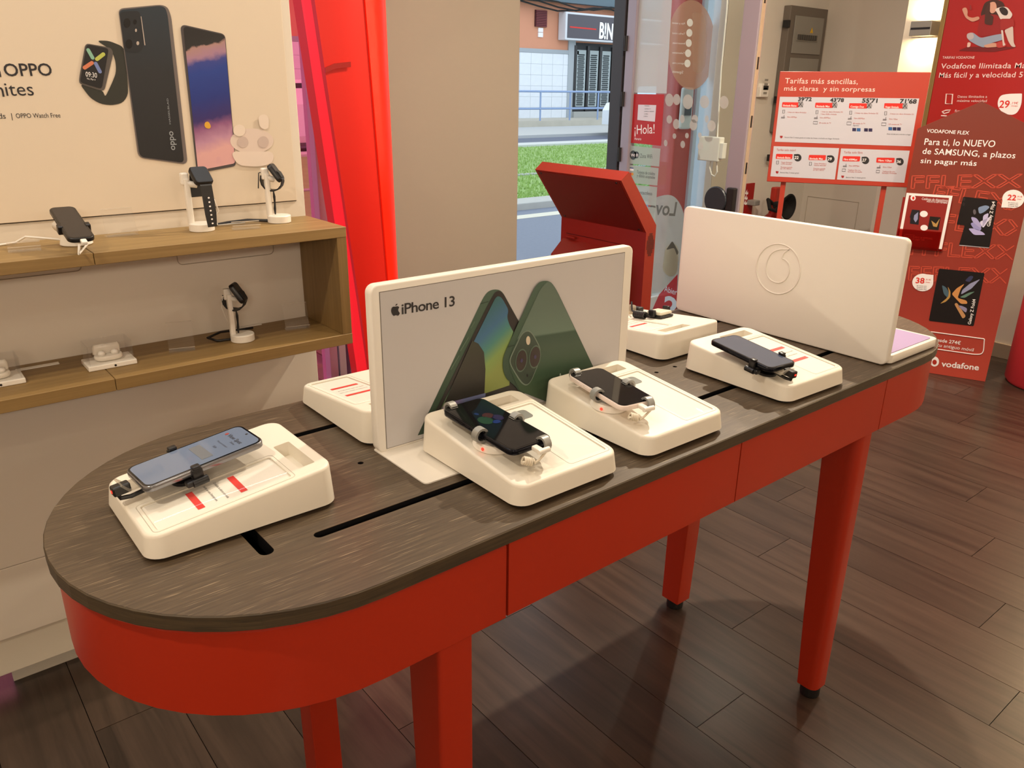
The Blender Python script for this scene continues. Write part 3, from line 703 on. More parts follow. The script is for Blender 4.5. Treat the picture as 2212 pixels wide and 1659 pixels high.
# signboard, door with lace curtain, door jambs
x0 = ony(1222, 50, YB2-.4).x; x1 = x0+7.0; zA, zB = ony(1224, 25, YB2-.4).z, ony(1224, 86, YB2-.4).z
sb = thing('shop_signboard', 'dark grey lightbox sign with white letters over the shop door', 'sign', (x0, YB2-.2, zB))
MB().box((x0, YB2-.4, zB), (x1, YB2-.0, zA), r=.02).build('box', mat('sign_edge', 'd3d6dc', .4), sb)
MB().box((x0+.09, YB2-.41, zB+.07), (x1-.09, YB2-.399, zA-.07)).build('face', mat('sign_slate', '4f4a52', .5), sb)
SP = Plane((0, YB2-.411, 0), (1, 0, 0))
M = MB(); ptext(M, SP, 'B!NGO', (1294, 82), (1352, 88), (1294, 47), d=.003, bold=.03); M.build('lettering', mat('sign_white', 'eef3f5', .5, emit=.25), sb)
M = MB(); ppoly(M, SP, [(1231, 56.5), (1288, 62), (1288, 65), (1231, 59.5)], .003); M.build('red_line', INKR, sb)
x0, x1 = ony(1240, 170, YB2).x, ony(1370, 170, YB2).x; z1, z0 = ony(1246, 92, YB2).z, ony(1243, 241, YB2).z
MB().box((x0-.35, YB2-.03, zt), (x0, YB2+.04, z1+.3), r=.006).build('door_jamb', mat('jamb_grey', 'a6adb2', .7), bd)
MB().box((x0, YB2-.0, z0), (x1, YB2+.06, z1)).build('door_void', mat('door_void', '1d1f22', .6), bd)
MB().box((x0-.05, YB2-.12, zt), (x1, YB2+.03, z0), r=.006).build('door_step', mat('step_grey', 'a9aaa6', .8), bd)
nb = 5; wv = (x1-x0)/nb
LACE = mat('lace_curtain', 'a9b3b4', .8)
for q in range(nb):
    MB().box((x0+wv*q+.10, YB2-.02, z0+.18), (x0+wv*(q+1)-.10, YB2-.001, z1-.25)).build('door_pane', LACE, bd)
    MB().box((x0+wv*q-.06, YB2-.05, z0), (x0+wv*q+.06, YB2-.0205, z1-.1)).build('door_stile', BLACK, bd)
M = MB()
for q in range(nb):
    for r_ in range(26):
        for c_ in range(8):
            x = x0+wv*q+.16+(wv-.36)*(c_+.5*(r_ % 2))/7.5; z = z0+.25+(z1-z0-.6)*r_/26
            M.add([(x-.035, YB2-.022, z), (x, YB2-.022, z-.035), (x+.035, YB2-.022, z), (x, YB2-.022, z+.035)], [(0, 1, 2, 3)])
M.build('lace_pattern', mat('lace_holes', '3d4548', .8), bd, kind='stuff')
# red shop pylon outside, and cars parked on the far road
pyl = thing('red_pylon', 'tall red advertising post standing outside behind the glass', 'post', (3.9, YF+.5, -.1))
a = ony(1457, 300, YF+.32); b = ony(1500, 300, YF+.32)
MB().box((a.x, YF+.32, -.1), (b.x, YF+.5, 2.6), r=.01).build('panel', mat('pylon_red', 'd2574c', .5), pyl)
MB().box((ony(1510, 150, YF+.3).x, YF+.3, -.1), (ony(1544, 150, YF+.3).x, YF+.42, 2.6), r=.004).build('post', mat('pale_post', 'eef1f6', .5), pyl)
def car(loc, label, col):
    c = thing('parked_car', label, 'car', loc, 'parked cars across the street')
    prof = [(-2.1, .35), (-2.1, .75), (-1.95, .95), (-1.3, 1.02), (-.7, 1.42), (.7, 1.45), (1.4, 1.0), (2.0, .9), (2.1, .7), (2.1, .35)]
    L = Vector(loc); loops = []
    for y_, s_ in ((-.82, .94), (-.78, 1), (.78, 1), (.82, .94)):
        loops.append([(L.x+x*s_, L.y+y_*(1.0 if z < 1.1 else .82), L.z+.35+(z-.35)*s_) for x, z in prof])
    M = MB(); M.loft(loops); fixn(M.build('body', mat('car_'+col, col, .25), c))
    for s_ in (-.84, .805):
        MB().prism([(L.x+x, -(L.z+z)) for x, z in ((-1.15, 1.02), (-.65, 1.36), (.62, 1.38), (1.2, 1.02))], 0, .03, frame((0, L.y+s_*.84, 0), (1, 0, 0), (0, 0, -1))).build('window', mat('car_glass', '20262c', .1), c)
        for x in (-1.3, 1.3):
            MB().lathe([(0, -.1), (.2, -.1), (.33, -.08), (.33, .08), (.2, .1), (0, .1)], 20, frame((L.x+x, L.y+s_*.92, L.z+.33), (1, 0, 0), (0, 0, 1)), False, False).build('wheel', RUBBER, c)
p = ony(1440, 270, 12.0)
car((ony(1447, 240, 16.8).x, 16.8, -.1), 'white car on the far road seen through the door glass', 'dfe6ee')
car((ony(662, 300, 16.8).x-.6, 16.8, -.1), 'pale car on the far road seen through the pink window', 'e6e8f0')
# ================================================================== display table
ZT = .765; TX, TY, TL, TR, TA = .3403, .8885, 1.2317, .2628, .0104
TABM = wood('wenge_top', '2b2119', '64533f', (8, 300, 60), streak=((22, 620, 60), .62, '8c7a62'), rough=.42, spec=.5, bump=.10, amount=.75)
tb = thing('display_table', 'long red oval-ended display table with a dark wood top and four red legs', 'table', (TX+TL/2, TY, 0))
TM = Matrix.Translation((TX, TY, 0)) @ Matrix.Rotation(TA, 4, 'Z')
def stadium(r, n=26):
    return [(TL+r*math.cos(a), r*math.sin(a)) for a in [-PI/2+PI*k/n for k in range(n+1)]]+[(r*math.cos(a), r*math.sin(a)) for a in [PI/2+PI*k/n for k in range(n+1)]]
def slot(x0, x1, y, wd): return rrect(x1-x0, wd, wd/2, 5, (x0+x1)/2, y)
holes = [slot(-.016, TL+.06, -.1345, .0135), slot(-.016, TL+.06, .1385, .0135), [(y, x) for x, y in slot(-.138, .10, -.0715, .017)][::-1]]
for hx, hy in ((.12, .0), (.729, -.003), (.781, -.003)): holes.append(ell(hx, hy, .0042, .0042, 12))
M = MB(); M.prism(stadium(TR-.0012), ZT-.0006, ZT, TM, holes=holes)
for h in holes:
    hh = h if sum(h[i][0]*h[(i+1) % len(h)][1]-h[(i+1) % len(h)][0]*h[i][1] for i in range(len(h))) > 0 else h[::-1]
    pass
o = M.build('tabletop', TABM, tb)
M = MB(); SL = MB()
for h in holes:
    hh = h if sum(h[i][0]*h[(i+1) % len(h)][1]-h[(i+1) % len(h)][0]*h[i][1] for i in range(len(h))) > 0 else h[::-1]
    SL.loft([[(x, y, ZT-.0007) for x, y in hh], [(x, y, ZT-.0185) for x, y in hh]][::-1], False, False, True, TM)
SL.build('slot_shade', BLACK, tb)  # black slot walls stand in for the dark inside the slots
M = MB(); s0, s1 = stadium(TR-.0012), stadium(TR)
M.loft([[(x, y, ZT-.0003) for x, y in s0], [(x, y, ZT-.0015) for x, y in s1], [(x, y, ZT-.0180) for x, y in s1], [(x, y, ZT-.0190) for x, y in s0]][::-1], False, False, True, TM)
M.build('edge_band', wood('wenge_edge', '2b2219', '54452f', (12, 12, 400), rough=.5, bump=.05), tb)
M = MB(); M.prism(stadium(TR-.03), ZT-.05, ZT-.045, TM); M.build('void_sheet', BLACK, tb)  # black sheet below the slots stands in for the dark apron void
ZA1, ZA0 = ZT-.0215, .638
M = MB(); M.loft([[(x, y, z) for x, y in stadium(TR-.016)] for z in (ZA0+.01, ZA1+.002)], False, False, True, TM); M.build('inner_frame', mat('inner_red', '6e140c', .5), tb)
def apron_seg(path, z0, z1, ins, name):
    """a band following the oval: path is a list of local xy points on the outline"""
    M = MB(); P = [Vector((x, y, 0)) for x, y in path]; loops = []
    for i, p in enumerate(P):
        t = (P[min(i+1, len(P)-1)]-P[max(i-1, 0)]).normalized(); nn = Vector((t.y, -t.x, 0)); e = .0018
        q = [(ins+e, z0), (ins, z0+e), (ins, z1-e), (ins+e, z1), (ins+.012, z1), (ins+.012, z0)]
        loops.append([p-nn*a+Vector((0, 0, z)) for a, z in q])
    M.loft(loops, True, True, True, TM); return fixn(M.build(name, RED, tb, smooth=.7))
def arc(cx, a0, a1, n=26): return [(cx+TR*math.cos(a0+(a1-a0)*k/n), TR*math.sin(a0+(a1-a0)*k/n)) for k in range(n+1)]
XS = [.512-TX, .976-TX, 1.436-TX]
g = .0013
apron_seg([(XS[0]-g, TR), (.08, TR)]+arc(0, PI/2, 3*PI/2)+[(.08, -TR), (XS[0]-g, -TR)], ZA0-.003, ZA1-.003, .0075, 'curved_apron')
apron_seg([(XS[0]+g, -TR), (XS[1]-g, -TR)], ZA0, ZA1, .006, 'drawer_front')
apron_seg([(XS[1]+g, -TR), (XS[2]-g, -TR)], ZA0, ZA1, .006, 'drawer_front')
apron_seg([(XS[2]+g, -TR), (TL-.02, -TR)]+arc(TL, -PI/2, PI/2)+[(XS[2]+g, TR)], ZA0, ZA1, .006, 'curved_apron')
apron_seg([(XS[2]-g, TR), (XS[1]+g, TR)], ZA0, ZA1, .006, 'drawer_front')
apron_seg([(XS[1]-g, TR), (XS[0]+g, TR)], ZA0, ZA1, .006, 'drawer_front')
FOOT = mat('foot_black', '12100f', .6)
def leg(x0, x1, y0, y1, ytop, rc):
    """rc: rounded outer corner; ytop widens the leg towards the table"""
    M = MB(); loops = []
    for z, w in ((.026, 0), (.22, .34), (ZA1-.01, 1)):
        a, b = (y0, y1+(ytop-y1)*w) if ytop > y1 else (y0+(ytop-y0)*w, y1)
        R4 = [.003, .003, rc, .003]
        loops.append([(x, y, z) for x, y in roundpoly([(x1, b), (x0, b), (x0, a), (x1, a)], R4, 6)])
    M.loft(loops); o = M.build('leg', RED, tb, smooth=.6)
    f = MB().lathe([(0, 0.0), (.020, 0.0), (.021, .004), (.021, .026), (0, .026)], 18, Matrix.Translation(((x0+x1)/2, (y0+y1)/2, .0004)), False, False).build('foot_pad', FOOT, o)
leg(.417, .466, .640, .686, .715, .006)
leg(1.390, 1.4345, .651, .694, .730, .020)
leg(.420, .470, 1.046, 1.098, 1.06, .003)
leg(1.399, 1.447, 1.040, 1.092, 1.02, .003)

# ================================================================== boards on the table
# phone advertisement board
bA = thing('phone_board', 'white upright board with a green phone poster standing on the table', 'display board', (.745, .906, ZT))
bx0, bx1, bzt = .493, .9905, 1.006
F = frame(((bx0+bx1)/2, .906, (ZT+bzt)/2), (1, 0, 0), (0, 0, 1), (0, -1, 0))
def slab(w_, h_, th, r, F, name, m, parent, ch=.0025):
    M = MB(); L = [[(x, y, z) for x, y in rrect(w_-2*i, h_-2*i, r-i, 6)] for z, i in ((-th/2, ch), (-th/2+ch*.3, ch*.3), (-th/2+ch, 0), (th/2-ch, 0), (th/2-ch*.3, ch*.3), (th/2, ch))]
    M.loft(L, M=F); return M.build(name, m, parent, smooth=.9)
slab(bx1-bx0, bzt-ZT, .017, .012, F, 'panel', WHITE, bA)
MB().prism(roundpoly([(.4945, .7805), (.9895, .7805), (.9895, .914), (.4945, .914)], [.008, .008, .002, .002], 4), ZT+.0003, ZT+.0022).build('base_plate', WHITE, bA)
AP = Plane((0, .8972, 0), (1, 0, 0))
a = AP.hit(820, 632); b = AP.hit(1349, 552); c = AP.hit(838, 968)
M = MB(); M.flat([AP.pt(u, v, .0002) for u, v in ((a[0]-.0008, c[1]-.0008), (b[0]+.0008, c[1]-.0008), (b[0]+.0008, a[1]+.0008), (a[0]-.0008, a[1]+.0008))]); M.build('poster_groove', mat('groove_dark', '6f675c', .7), bA)
M = MB(); M.flat([AP.pt(u, v, .0005) for u, v in ((a[0], c[1]), (b[0], c[1]), (b[0], a[1]), (a[0], a[1]))]); M.build('poster', mat('poster_pale', 'c9c6c7', .5), bA)
q = 4.6085
def C6(pts): return [(830+x/q, 580+y/q) for x, y in pts]
zb = c[1]
def clipz(pl, pts):
    """unproject poster points and clamp them to the poster's lower edge"""
    out = []
    for p in pts:
        u, v = pl.hit(*p); out.append((u, max(v, zb+.0005)))
    return out
def art(pts, d, name, m, parent=bA, pl=AP, r=0, n=5):
    pts = C6(pts)
    if r: pts = roundpoly(pts, r, n)
    M = MB(); M.flat([pl.pt(u, v, d) for u, v in clipz(pl, pts)]); return M.build(name, m, parent)
GR = gradient('print_green_side', [(0, '33483a'), (.5, '425a4a'), (1, '51685a')], (0, 0, 1), .80, .98, .45)
# left phone: side, bezel, screen
art([(330, 1660), (1000, 250), (1070, 205), (1165, 212), (1240, 350), (1340, 530), (1300, 700), (1360, 1240), (1400, 1660)], .0008, 'printed_phone_side', GR, r=[0, 24, 12, 14, 0, 0, 4, 0, 0])
art([(505, 1420), (1042, 330), (1105, 222), (1165, 222), (1335, 530), (1285, 640), (1300, 720), (1400, 1290), (1000, 1460)], .0012, 'printed_bezel', mat('print_bezel', '322f2f', .4), r=[0, 14, 10, 14, 0, 0, 0, 0, 0])
SCRN = gradient('print_screen_glow', [(0, '8d9a56'), (.1, '84a15e'), (.2, '4f8a84'), (.30, '47739a'), (.45, '3f6e74'), (.8, '3f6a66'), (1, '43706f')], (-.55, 0, .85), .335, .545, .4)
art([(555, 1400), (585, 1335), (1060, 370), (1110, 270), (1160, 280), (1232, 410), (1215, 480), (1240, 560), (1280, 630), (1255, 700), (1240, 1160), (820, 1300)], .0016, 'printed_screen', SCRN, r=[0, 0, 10, 12, 12, 8, 8, 8, 0, 0, 0, 0])
art([(585, 1350), (868, 715), (930, 745), (985, 830), (1000, 1000), (990, 1240)], .0020, 'printed_screen_shade', gradient('print_shade', [(0, '2c2a27'), (.35, '3b3a33'), (.8, '44483d'), (1, '41564c')], (0, 0, 1), .835, .93, .4))
art([(555, 1405), (590, 1340), (1000, 1235), (995, 1285), (820, 1330)], .0024, 'printed_screen_lilac', gradient('print_lilac', [(0, '9a7396'), (.7, '8d76a0'), (1, '6f79a8')], (1, 0, 0), .56, .64, .4))
M = MB()
for p in ([(858, 600), (900, 530), (893, 520), (853, 590)], [(755, 825), (838, 685), (830, 680), (748, 815)], [(660, 1010), (745, 865), (738, 860), (654, 1000)]):
    M.flat([AP.pt(*AP.hit(*t), .0012) for t in roundpoly(C6(p), 1.4, 3)])
M.build('printed_side_button', mat('print_button', '5c7362', .4), bA)
art([(952, 345), (1035, 322), (1032, 332), (950, 355)], .0012, 'printed_antenna_line', mat('print_line', '2f4136', .5))
# right phone: back
GB = gradient('print_green_back', [(0, '42583f'), (.18, '3b5541'), (.38, '44594a'), (.50, '3d5447'), (.52, '697f72'), (.75, '65786d'), (1, '62756a')], (.06, 0, 1), .845, 1.02, .45)
art([(1160, 900), (1480, 190), (1540, 120), (1640, 118), (1700, 200), (2070, 975), (2180, 1240), (2180, 1660), (1590, 1660), (1300, 1170), (1185, 1080)], .0028, 'printed_phone_edge', GR, r=[20, 16, 10, 12, 14, 0, 0, 0, 0, 10, 20])
art([(1240, 850), (1545, 190), (1610, 125), (1650, 130), (1700, 210), (2064, 975), (2170, 1240), (2170, 1660), (1600, 1660), (1320, 1180), (1230, 980)], .0032, 'printed_phone_back', GB, r=[14, 14, 8, 10, 14, 0, 0, 0, 0, 10, 16])
art([(1228, 900), (1350, 640), (1415, 603), (1470, 645), (1545, 790), (1540, 900), (1450, 1120), (1400, 1168), (1340, 1130), (1240, 960)], .0036, 'printed_camera_rim', mat('print_rim_light', '7d8d80', .4), r=12)
art([(1240, 900), (1355, 650), (1415, 612), (1462, 652), (1538, 795), (1532, 900), (1445, 1115), (1400, 1155), (1350, 1120), (1250, 960)], .0040, 'printed_camera_island', gradient('print_island_green', [(0, '3d4a40'), (1, '4e6157')], (0, 0, 1), .86, .95, .4), r=12)
for cx_, cy_ in ((1347, 908), (1482, 872)):
    for rx_, ry_, d, cc, nm in ((58, 116, .0044, '5f7466', 'printed_lens_ring'), (50, 103, .0048, '3f3634', 'printed_lens'), (12, 20, .0052, '4b4468', 'printed_lens_glint')):
        M = MB(); ppoly(M, AP, C6(ell(cx_, cy_, rx_, ry_, 26, rot=8)), d); M.build(nm, mat('print_'+cc, cc, .35), bA)
M = MB(); ppoly(M, AP, C6(ell(1415, 710, 21, 44)), .0044); M.build('printed_flash', mat('print_flash_cream', 'd5cab4', .4), bA)
M = MB(); ppoly(M, AP, C6(ell(1407, 1058, 8, 15)), .0044); M.build('printed_microphone', INK, bA)
art([(1215, 770), (1280, 752), (1280, 764), (1214, 782)], .0036, 'printed_antenna_line', mat('print_line2', '2f4136', .5))
M = MB(); M.flat([AP.pt(*AP.hit(*t), .0036) for t in C6(ell(1738, 1060, 8, 24))]); M.flat([AP.pt(*AP.hit(*t), .0036) for t in C6(ell(1775, 1085, 14, 30))]); M.build('printed_mark', mat('print_mark_pale', 'b9c4bb', .4), bA)
M = MB(); ptext(M, AP, 'iPhone 13', (867, 678.5), (981.5, 660), (868, 655.5), d=.0010, bold=.012, space=.92)
M.build('lettering', mat('board_ink', '2c2a2c', .5), bA)
# fruit mark beside the lettering
ap = [(110, 378), (128, 372), (148, 382), (140, 395), (134, 412), (142, 432), (153, 440), (146, 458), (134, 470), (122, 466), (110, 462), (98, 470), (86, 470), (72, 448), (64, 420), (70, 392), (84, 378), (98, 378)]
M = MB(); M.flat([AP.pt(*AP.hit(*t), .0010) for t in roundpoly(C6(ap), 2.6, 3)]); M.flat([AP.pt(*AP.hit(*t), .0010) for t in roundpoly(C6([(107, 372), (109, 358), (128, 346), (127, 360)]), 1.2, 3)])
M.build('fruit_mark', mat('board_ink', '2c2a2c', .5), bA)

# white board with raised speech-mark emblem, and its tray
bB = thing('emblem_board', 'white upright board with an embossed speech mark emblem and a lilac tray behind', 'display board', (1.45, .907, ZT))
F = frame((1.4475, .9065, (ZT+.0015+1.0055)/2), (0, -1, 0), (0, 0, 1), (-1, 0, 0))
slab(.508, 1.0055-ZT-.0015, .017, .012, F, 'panel', WHITE, bB)
VP_ = Plane((1.439, 0, 0), (0, -1, 0))
kk = 3.3515
def C4(pts): return [(1420+x/kk, 420+y/kk) for x, y in pts]
M = MB()
uc, vc = VP_.hit(*C4([(873, 540)])[0]); ue, ve = VP_.hit(*C4([(873, 360)])[0]); ul, vl = VP_.hit(*C4([(711, 540)])[0])
R_ = ((ve-vc)+abs(uc-ul))/2
M.tube([VP_.pt(uc+R_*math.cos(t), vc+R_*math.sin(t), .0) for t in [2*PI*j/48 for j in range(48)]], .0016, 6, closed=True)
M.build('emblem_ring', WHITE, bB, smooth=1.2)
inner = roundpoly(C4([(957, 398), (880, 396), (820, 425), (787, 500), (787, 570), (815, 620), (873, 645), (925, 625), (957, 570), (957, 510), (935, 478), (903, 462), (907, 440), (925, 415)]), [0, 16, 16, 16, 16, 16, 16, 16, 16, 12, 12, 1, 8, 8], 5)
M = MB(); M.tube([VP_.pt(*VP_.hit(*t), .0) for t in inner], .0015, 6, closed=True); M.build('emblem_drop', WHITE, bB, smooth=1.2)
F = frame((1.5525, .9065, ZT+.0105), (1, 0, 0), (0, 1, 0))
o = MB(); L = rrect(.195, .508, .012, 5)
o.loft([[(x, y, z) for x, y in rrect(.195-2*i, .508-2*i, .012, 5)] for z, i in ((-.009, .001), (-.008, 0), (.007, 0), (.008, .001))], M=F); o.build('tray', WHITE, bB, smooth=.8)
LIL = mat('lilac_sheet', 'a48fba', .45)
zt_ = ZT+.0187
MB().prism(roundpoly([(1.462, .660), (1.638, .660), (1.638, 1.150), (1.462, 1.150)], [.004, .012, .012, .004], 4), zt_, zt_+.0012).build('lilac_sheet', LIL, bB)
M = MB(); M.box((1.463, .700, zt_+.0013), (1.505, .735, zt_+.0035), r=.001); M.build('white_tab', WHITE, bB)
M = MB(); M.tube([(1.462, .76, zt_+.0013), (1.52, .742, zt_+.0013), (1.60, .75, zt_+.0013), (1.636, .735, zt_+.0013)], .001, 5); M.build('sheet_seam', mat('lilac_seam', '9d82b5', .5), bB)
MB().box((1.463, .77, zt_+.0013), (1.49, .79, zt_+.008), r=.002).build('black_stop', BLACK, bB)

# ================================================================== wedge pods
PODL, PODW = .226, .180
def zt_pod(u): return .0305+.0245*(u/PODL+.5)
PODM = mat('pod_white', 'e6dfd1', .38)
def pod(cx_, cy_, rot, label, printed, mount, name='display_pod', cutout=False, lift=0.0):
    loc = (cx_, cy_, ZT+lift); p = thing(name, label, 'phone display', loc, 'white wedge pods on the table')
    F = Matrix.Translation(loc) @ Matrix.Rotation(math.radians(rot), 4, 'Z')
    M = MB(); L = rrect(PODL-.014, PODW-.014, .012, 6)
    M.loft([[(x, y, z) for x, y in L] for z in (.0003, .006)], M=F); M.build('shadow_gap_base', RUBBER, p)  # inset base coloured black for the shadow gap under the pod
    def lp(ins, dz, fixed=None):
        return [(x, y, (fixed if fixed is not None else zt_pod(x)+dz)) for x, y in rrect(PODL-2*ins, PODW-2*ins, .021-ins*.6, 7)]
    M = MB(); l0 = lp(.004, 0, .0035); l1 = lp(0, 0, .005)
    top = [lp(.0030, -.0044), lp(.0036, -.0018), lp(.0050, -.0005), lp(.0070, 0)]
    M.loft([l0, l1]+top, True, False, True, F)
    outer = top[-1]
    pocket = rrect(.021, .076, .002, 3, .0845, -.0265); card = rrect(.156, .066, .004, 4, -.018, -.0425)
    rings = [[(x, y) for x, y, z in outer], pocket, card]; flat_ = [Vector((x, y, 0)) for r_ in rings for x, y in r_]
    tri = tessellate_polygon([[Vector((x, y, 0)) for x, y in r_] for r_ in rings])
    fs = []
    for a, b, c in tri:
        if (flat_[b]-flat_[a]).cross(flat_[c]-flat_[a]).z < 0: a, c = c, a
        fs.append((a, b, c))
    M.add([(v.x, v.y, zt_pod(v.x)) for v in flat_], fs, F)
    for ring, dep in ((pocket, .019), (card, .0022)):
        M.loft([[(x, y, zt_pod(x)-dep) for x, y in ring], [(x, y, zt_pod(x)) for x, y in ring]][::-1], False, True, True, F)
    o = M.build('body', PODM, p, smooth=.7)
    # plane of the sloping top, for prints and mounts
    sl = math.atan(.0245/PODL); ux = F.to_3x3() @ Vector((math.cos(sl), 0, math.sin(sl))); vy = F.to_3x3() @ Vector((0, 1, 0))
    T = lambda u, v, h=0.0: (F @ Vector((u, v, zt_pod(u)))) + ux.cross(vy).normalized()*h
    F2 = frame(T(-.018, -.0425), ux, vy)
    M = MB(); M.prism(rrect(.154, .064, .0035, 3), -.0021, -.0016, F2); M.build('card', mat('card_paper', 'e6e1d6', .6), p)
    if printed:
        TP = Plane(T(-.018, -.0425, -.0015), -vy, ux)
        M = MB()
        for vv in (-.026, .024): M.flat([TP.pt(u, v, .0002) for u, v in ((-.024, vv-.004), (.022, vv-.004), (.022, vv+.004), (-.024, vv+.004))])
        M.build('red_bar', INKR, p)
        M = MB(); gtext(M, TP, 'Consulta la oferta con cada', -.025, .0035, width=.047, d=.0003); gtext(M, TP, 'tarifa en este Smartphone', -.025, -.0085, width=.044, d=.0003); M.build('lettering', INK, p)
    if cutout:
        M = MB(); M.prism(rrect(.024, .034, .006, 5, .057, .006), -.0014, -.0012, F2); M.build('price_window', mat('window_grey', '6c6e67', .5), p)
    bow = .0072 if mount == 'black' and rot == 0 else .0008
    M = MB(); nv = 14; rows_ = []
    for i_ in range(nv+1):
        v_ = -.0315+.063*i_/nv; h_ = .0002+bow*(1-(v_/.0315)**2)
        rows_.append([(-.0765, v_, h_), (-.02, v_, h_*1.02), (.03, v_, h_*.96), (.0765, v_, h_*.75)])
    M.loft(rows_, False, False, False, F2); M.build('card_cover', ACR, p, smooth=1.5)
    M = MB(); s_ = rrect(.164, .074, .006, 4, -.018, -.0425); M.tube([T(x, y, .0) for x, y in s_], .0004, 4, closed=True); M.build('cover_seam', mat('pod_seam', 'b9b1a4', .5), p)
    return p, F, T, ux, vy

def phone(name, label, c, length_dir, tilt, L, Wd, th, rim, screen, group=None, display=None, camhole=True):
    """c: centre of the screen; length_dir: compass angle of its top end; tilt: rise of the top end (deg)"""
    a = math.radians(length_dir); t = math.radians(tilt)
    U = Vector((math.cos(a)*math.cos(t), math.sin(a)*math.cos(t), math.sin(t))); V = Vector((-math.sin(a), math.cos(a), 0)); F = frame(c, U, V)
    p = thing(name, label, 'phone', c, group)
    M = MB(); r = .0115
    M.loft([[(x, y, z) for x, y in rrect(L-2*i, Wd-2*i, r-i, 6)] for z, i in ((-th, .0018), (-th+.0008, .0004), (-th+.0018, 0), (-.0018, 0), (-.0006, .0006), (-.0002, .0016))], M=F); M.build('body', rim, p, smooth=.9)
    M = MB(); M.loft([[(x, y, z) for x, y in rrect(L-.0030, Wd-.0030, r-.0015, 6)] for z in (-.0004, .0001)], M=F); M.build('bezel', SCREENK, p)
    M = MB(); M.loft([[(x, y, z) for x, y in rrect(L-.0075, Wd-.0072, r-.003, 6)] for z in (.0, .0003)], M=F); s = M.build('screen', screen, p)
    M = MB()
    for u in (.030, .016, .0): M.box((u-.005, Wd/2-.0006, -th*.65), (u+.005, Wd/2+.0005, -th*.35), F, r=.0003, seg=1)
    M.build('side_button', rim, p)
    if camhole: 
        M = MB(); M.lathe([(0, .00032), (.0016, .00032), (.0016, .0005), (0, .0005)], 12, F @ Matrix.Translation((L/2-.008, 0, 0)), False, False); M.build('camera_hole', BLACK, p)
    return p, F
def cclip(F, at, out, name, parent, th, m=GREYM):
    """C-shaped clip hugging a phone edge: at = edge point (local), out = outward unit (local)"""
    o_ = Vector(out); sd = Vector((-o_.y, o_.x, 0)); pts = []
    for k_ in range(15):
        a = math.radians(-155+310*k_/14); pts.append((.0105*math.cos(a), .0105*math.sin(a)))
    for k_ in range(15):
        a = math.radians(155-310*k_/14); pts.append((.0072*math.cos(a), .0072*math.sin(a)))
    c = Vector(at)+Vector((0, 0, -th/2))
    G = F @ frame(c-o_*.001, o_, (0, 0, 1))
    M = MB(); M.prism(pts, -.0052, .0052, G); ob = fixn(M.build(name, m, parent, smooth=.5))
    M = MB(); M.box((-.0072, -.0062, -.0045), (.002, -.0042, .0045), G); M.box((-.0090, .0046, -.0048), (-.001, .0064, .0048), G); M.build('clip_pad', RUBBER, ob)
    return ob
LED = mat('red_led', 'ff3020', .3, emit=2.0)
def iphone_mount(p, F, T, ph, Fp, L, Wd, th):
    c = Fp @ Vector((-.004, 0, 0)); 
    # puck between pod and phone
    Fi = F.inverted(); lc = Fi @ c; base = T(lc.x-.004, lc.y+.010, 0); n = (T(0, 0, 1)-T(0, 0, 0)).normalized()
    G = frame(base, T(.01, 0)-T(0, 0), T(0, .01)-T(0, 0), n); hgt = (Fp @ Vector((-.004, .010, -th))-base).dot(n)
    M = MB(); M.lathe([(.027, .0002), (.028, .001), (.0265, hgt*.5), (.0245, hgt*.62), (0, hgt*.62)], 28, G, True, False); k_ = M.build('puck', WHITE, p, smooth=.7)
    M = MB(); M.lathe([(.018, hgt*.62), (.018, hgt+.0003), (0, hgt+.0003)], 20, G, False, False); M.build('puck_top', mat('puck_grey', '8a8a88', .5), k_)
    M = MB(); M.lathe([(0, -.0005), (.0022, -.0005), (.0022, .0008), (0, .0008)], 12, frame(G @ Vector((-.010, .0258, hgt*.32)), T(0, 0, 1)-T(0, 0), T(.01, 0)-T(0, 0), (T(0, .01)-T(0, 0)).normalized()), False, False); M.build('status_light', LED, k_)
    cclip(Fp, (-.010, Wd/2, 0), (0, 1, 0), 'clip', p, th); cclip(Fp, (-.002, -Wd/2, 0), (0, -1, 0), 'clip', p, th)
    cclip(Fp, (L/2, Wd/2-.016, 0), (1, 0, 0), 'clip', p, th); cclip(Fp, (-L/2, -Wd/2+.017, 0), (-1, 0, 0), 'clip', p, th)
    # plug and coiled cable
    M = MB(); M.box((-L/2-.012, -.006, -th*.85), (-L/2+.001, .003, -th*.15), Fp, r=.0015); pl_ = M.build('plug', WHITE, p)
    M = MB(); M.tube([Fp @ Vector((-L/2-.014, -.002+t, -th/2)) for t in (-.012, -.006, 0, .006)], .0036, 10); M.build('plug_sleeve', WHITE, p, smooth=.9)
    a0 = Fp @ Vector((-L/2-.006, .022, -th-.0045)); ax = (Fp.to_3x3() @ Vector((-.35, -.9, -.3))).normalized(); e1 = ax.cross(Vector((0, 0, 1))).normalized(); e2 = ax.cross(e1)
    path = [a0+ax*(.0145*t)+(e1*math.cos(2*PI*5*t)+e2*math.sin(2*PI*5*t))*.0042 for t in [k2/60 for k2 in range(61)]]
    path += [path[-1]*.6+(Fp @ Vector((-L/2-.016, -.008, -th/2-.006)))*.4, Fp @ Vector((-L/2-.014, -.009, -th/2-.003))]
    M = MB(); M.tube(path, .00165, 6); M.build('coiled_cable', mat('cable_cream', 'ddd2be', .5), p, smooth=1.2)
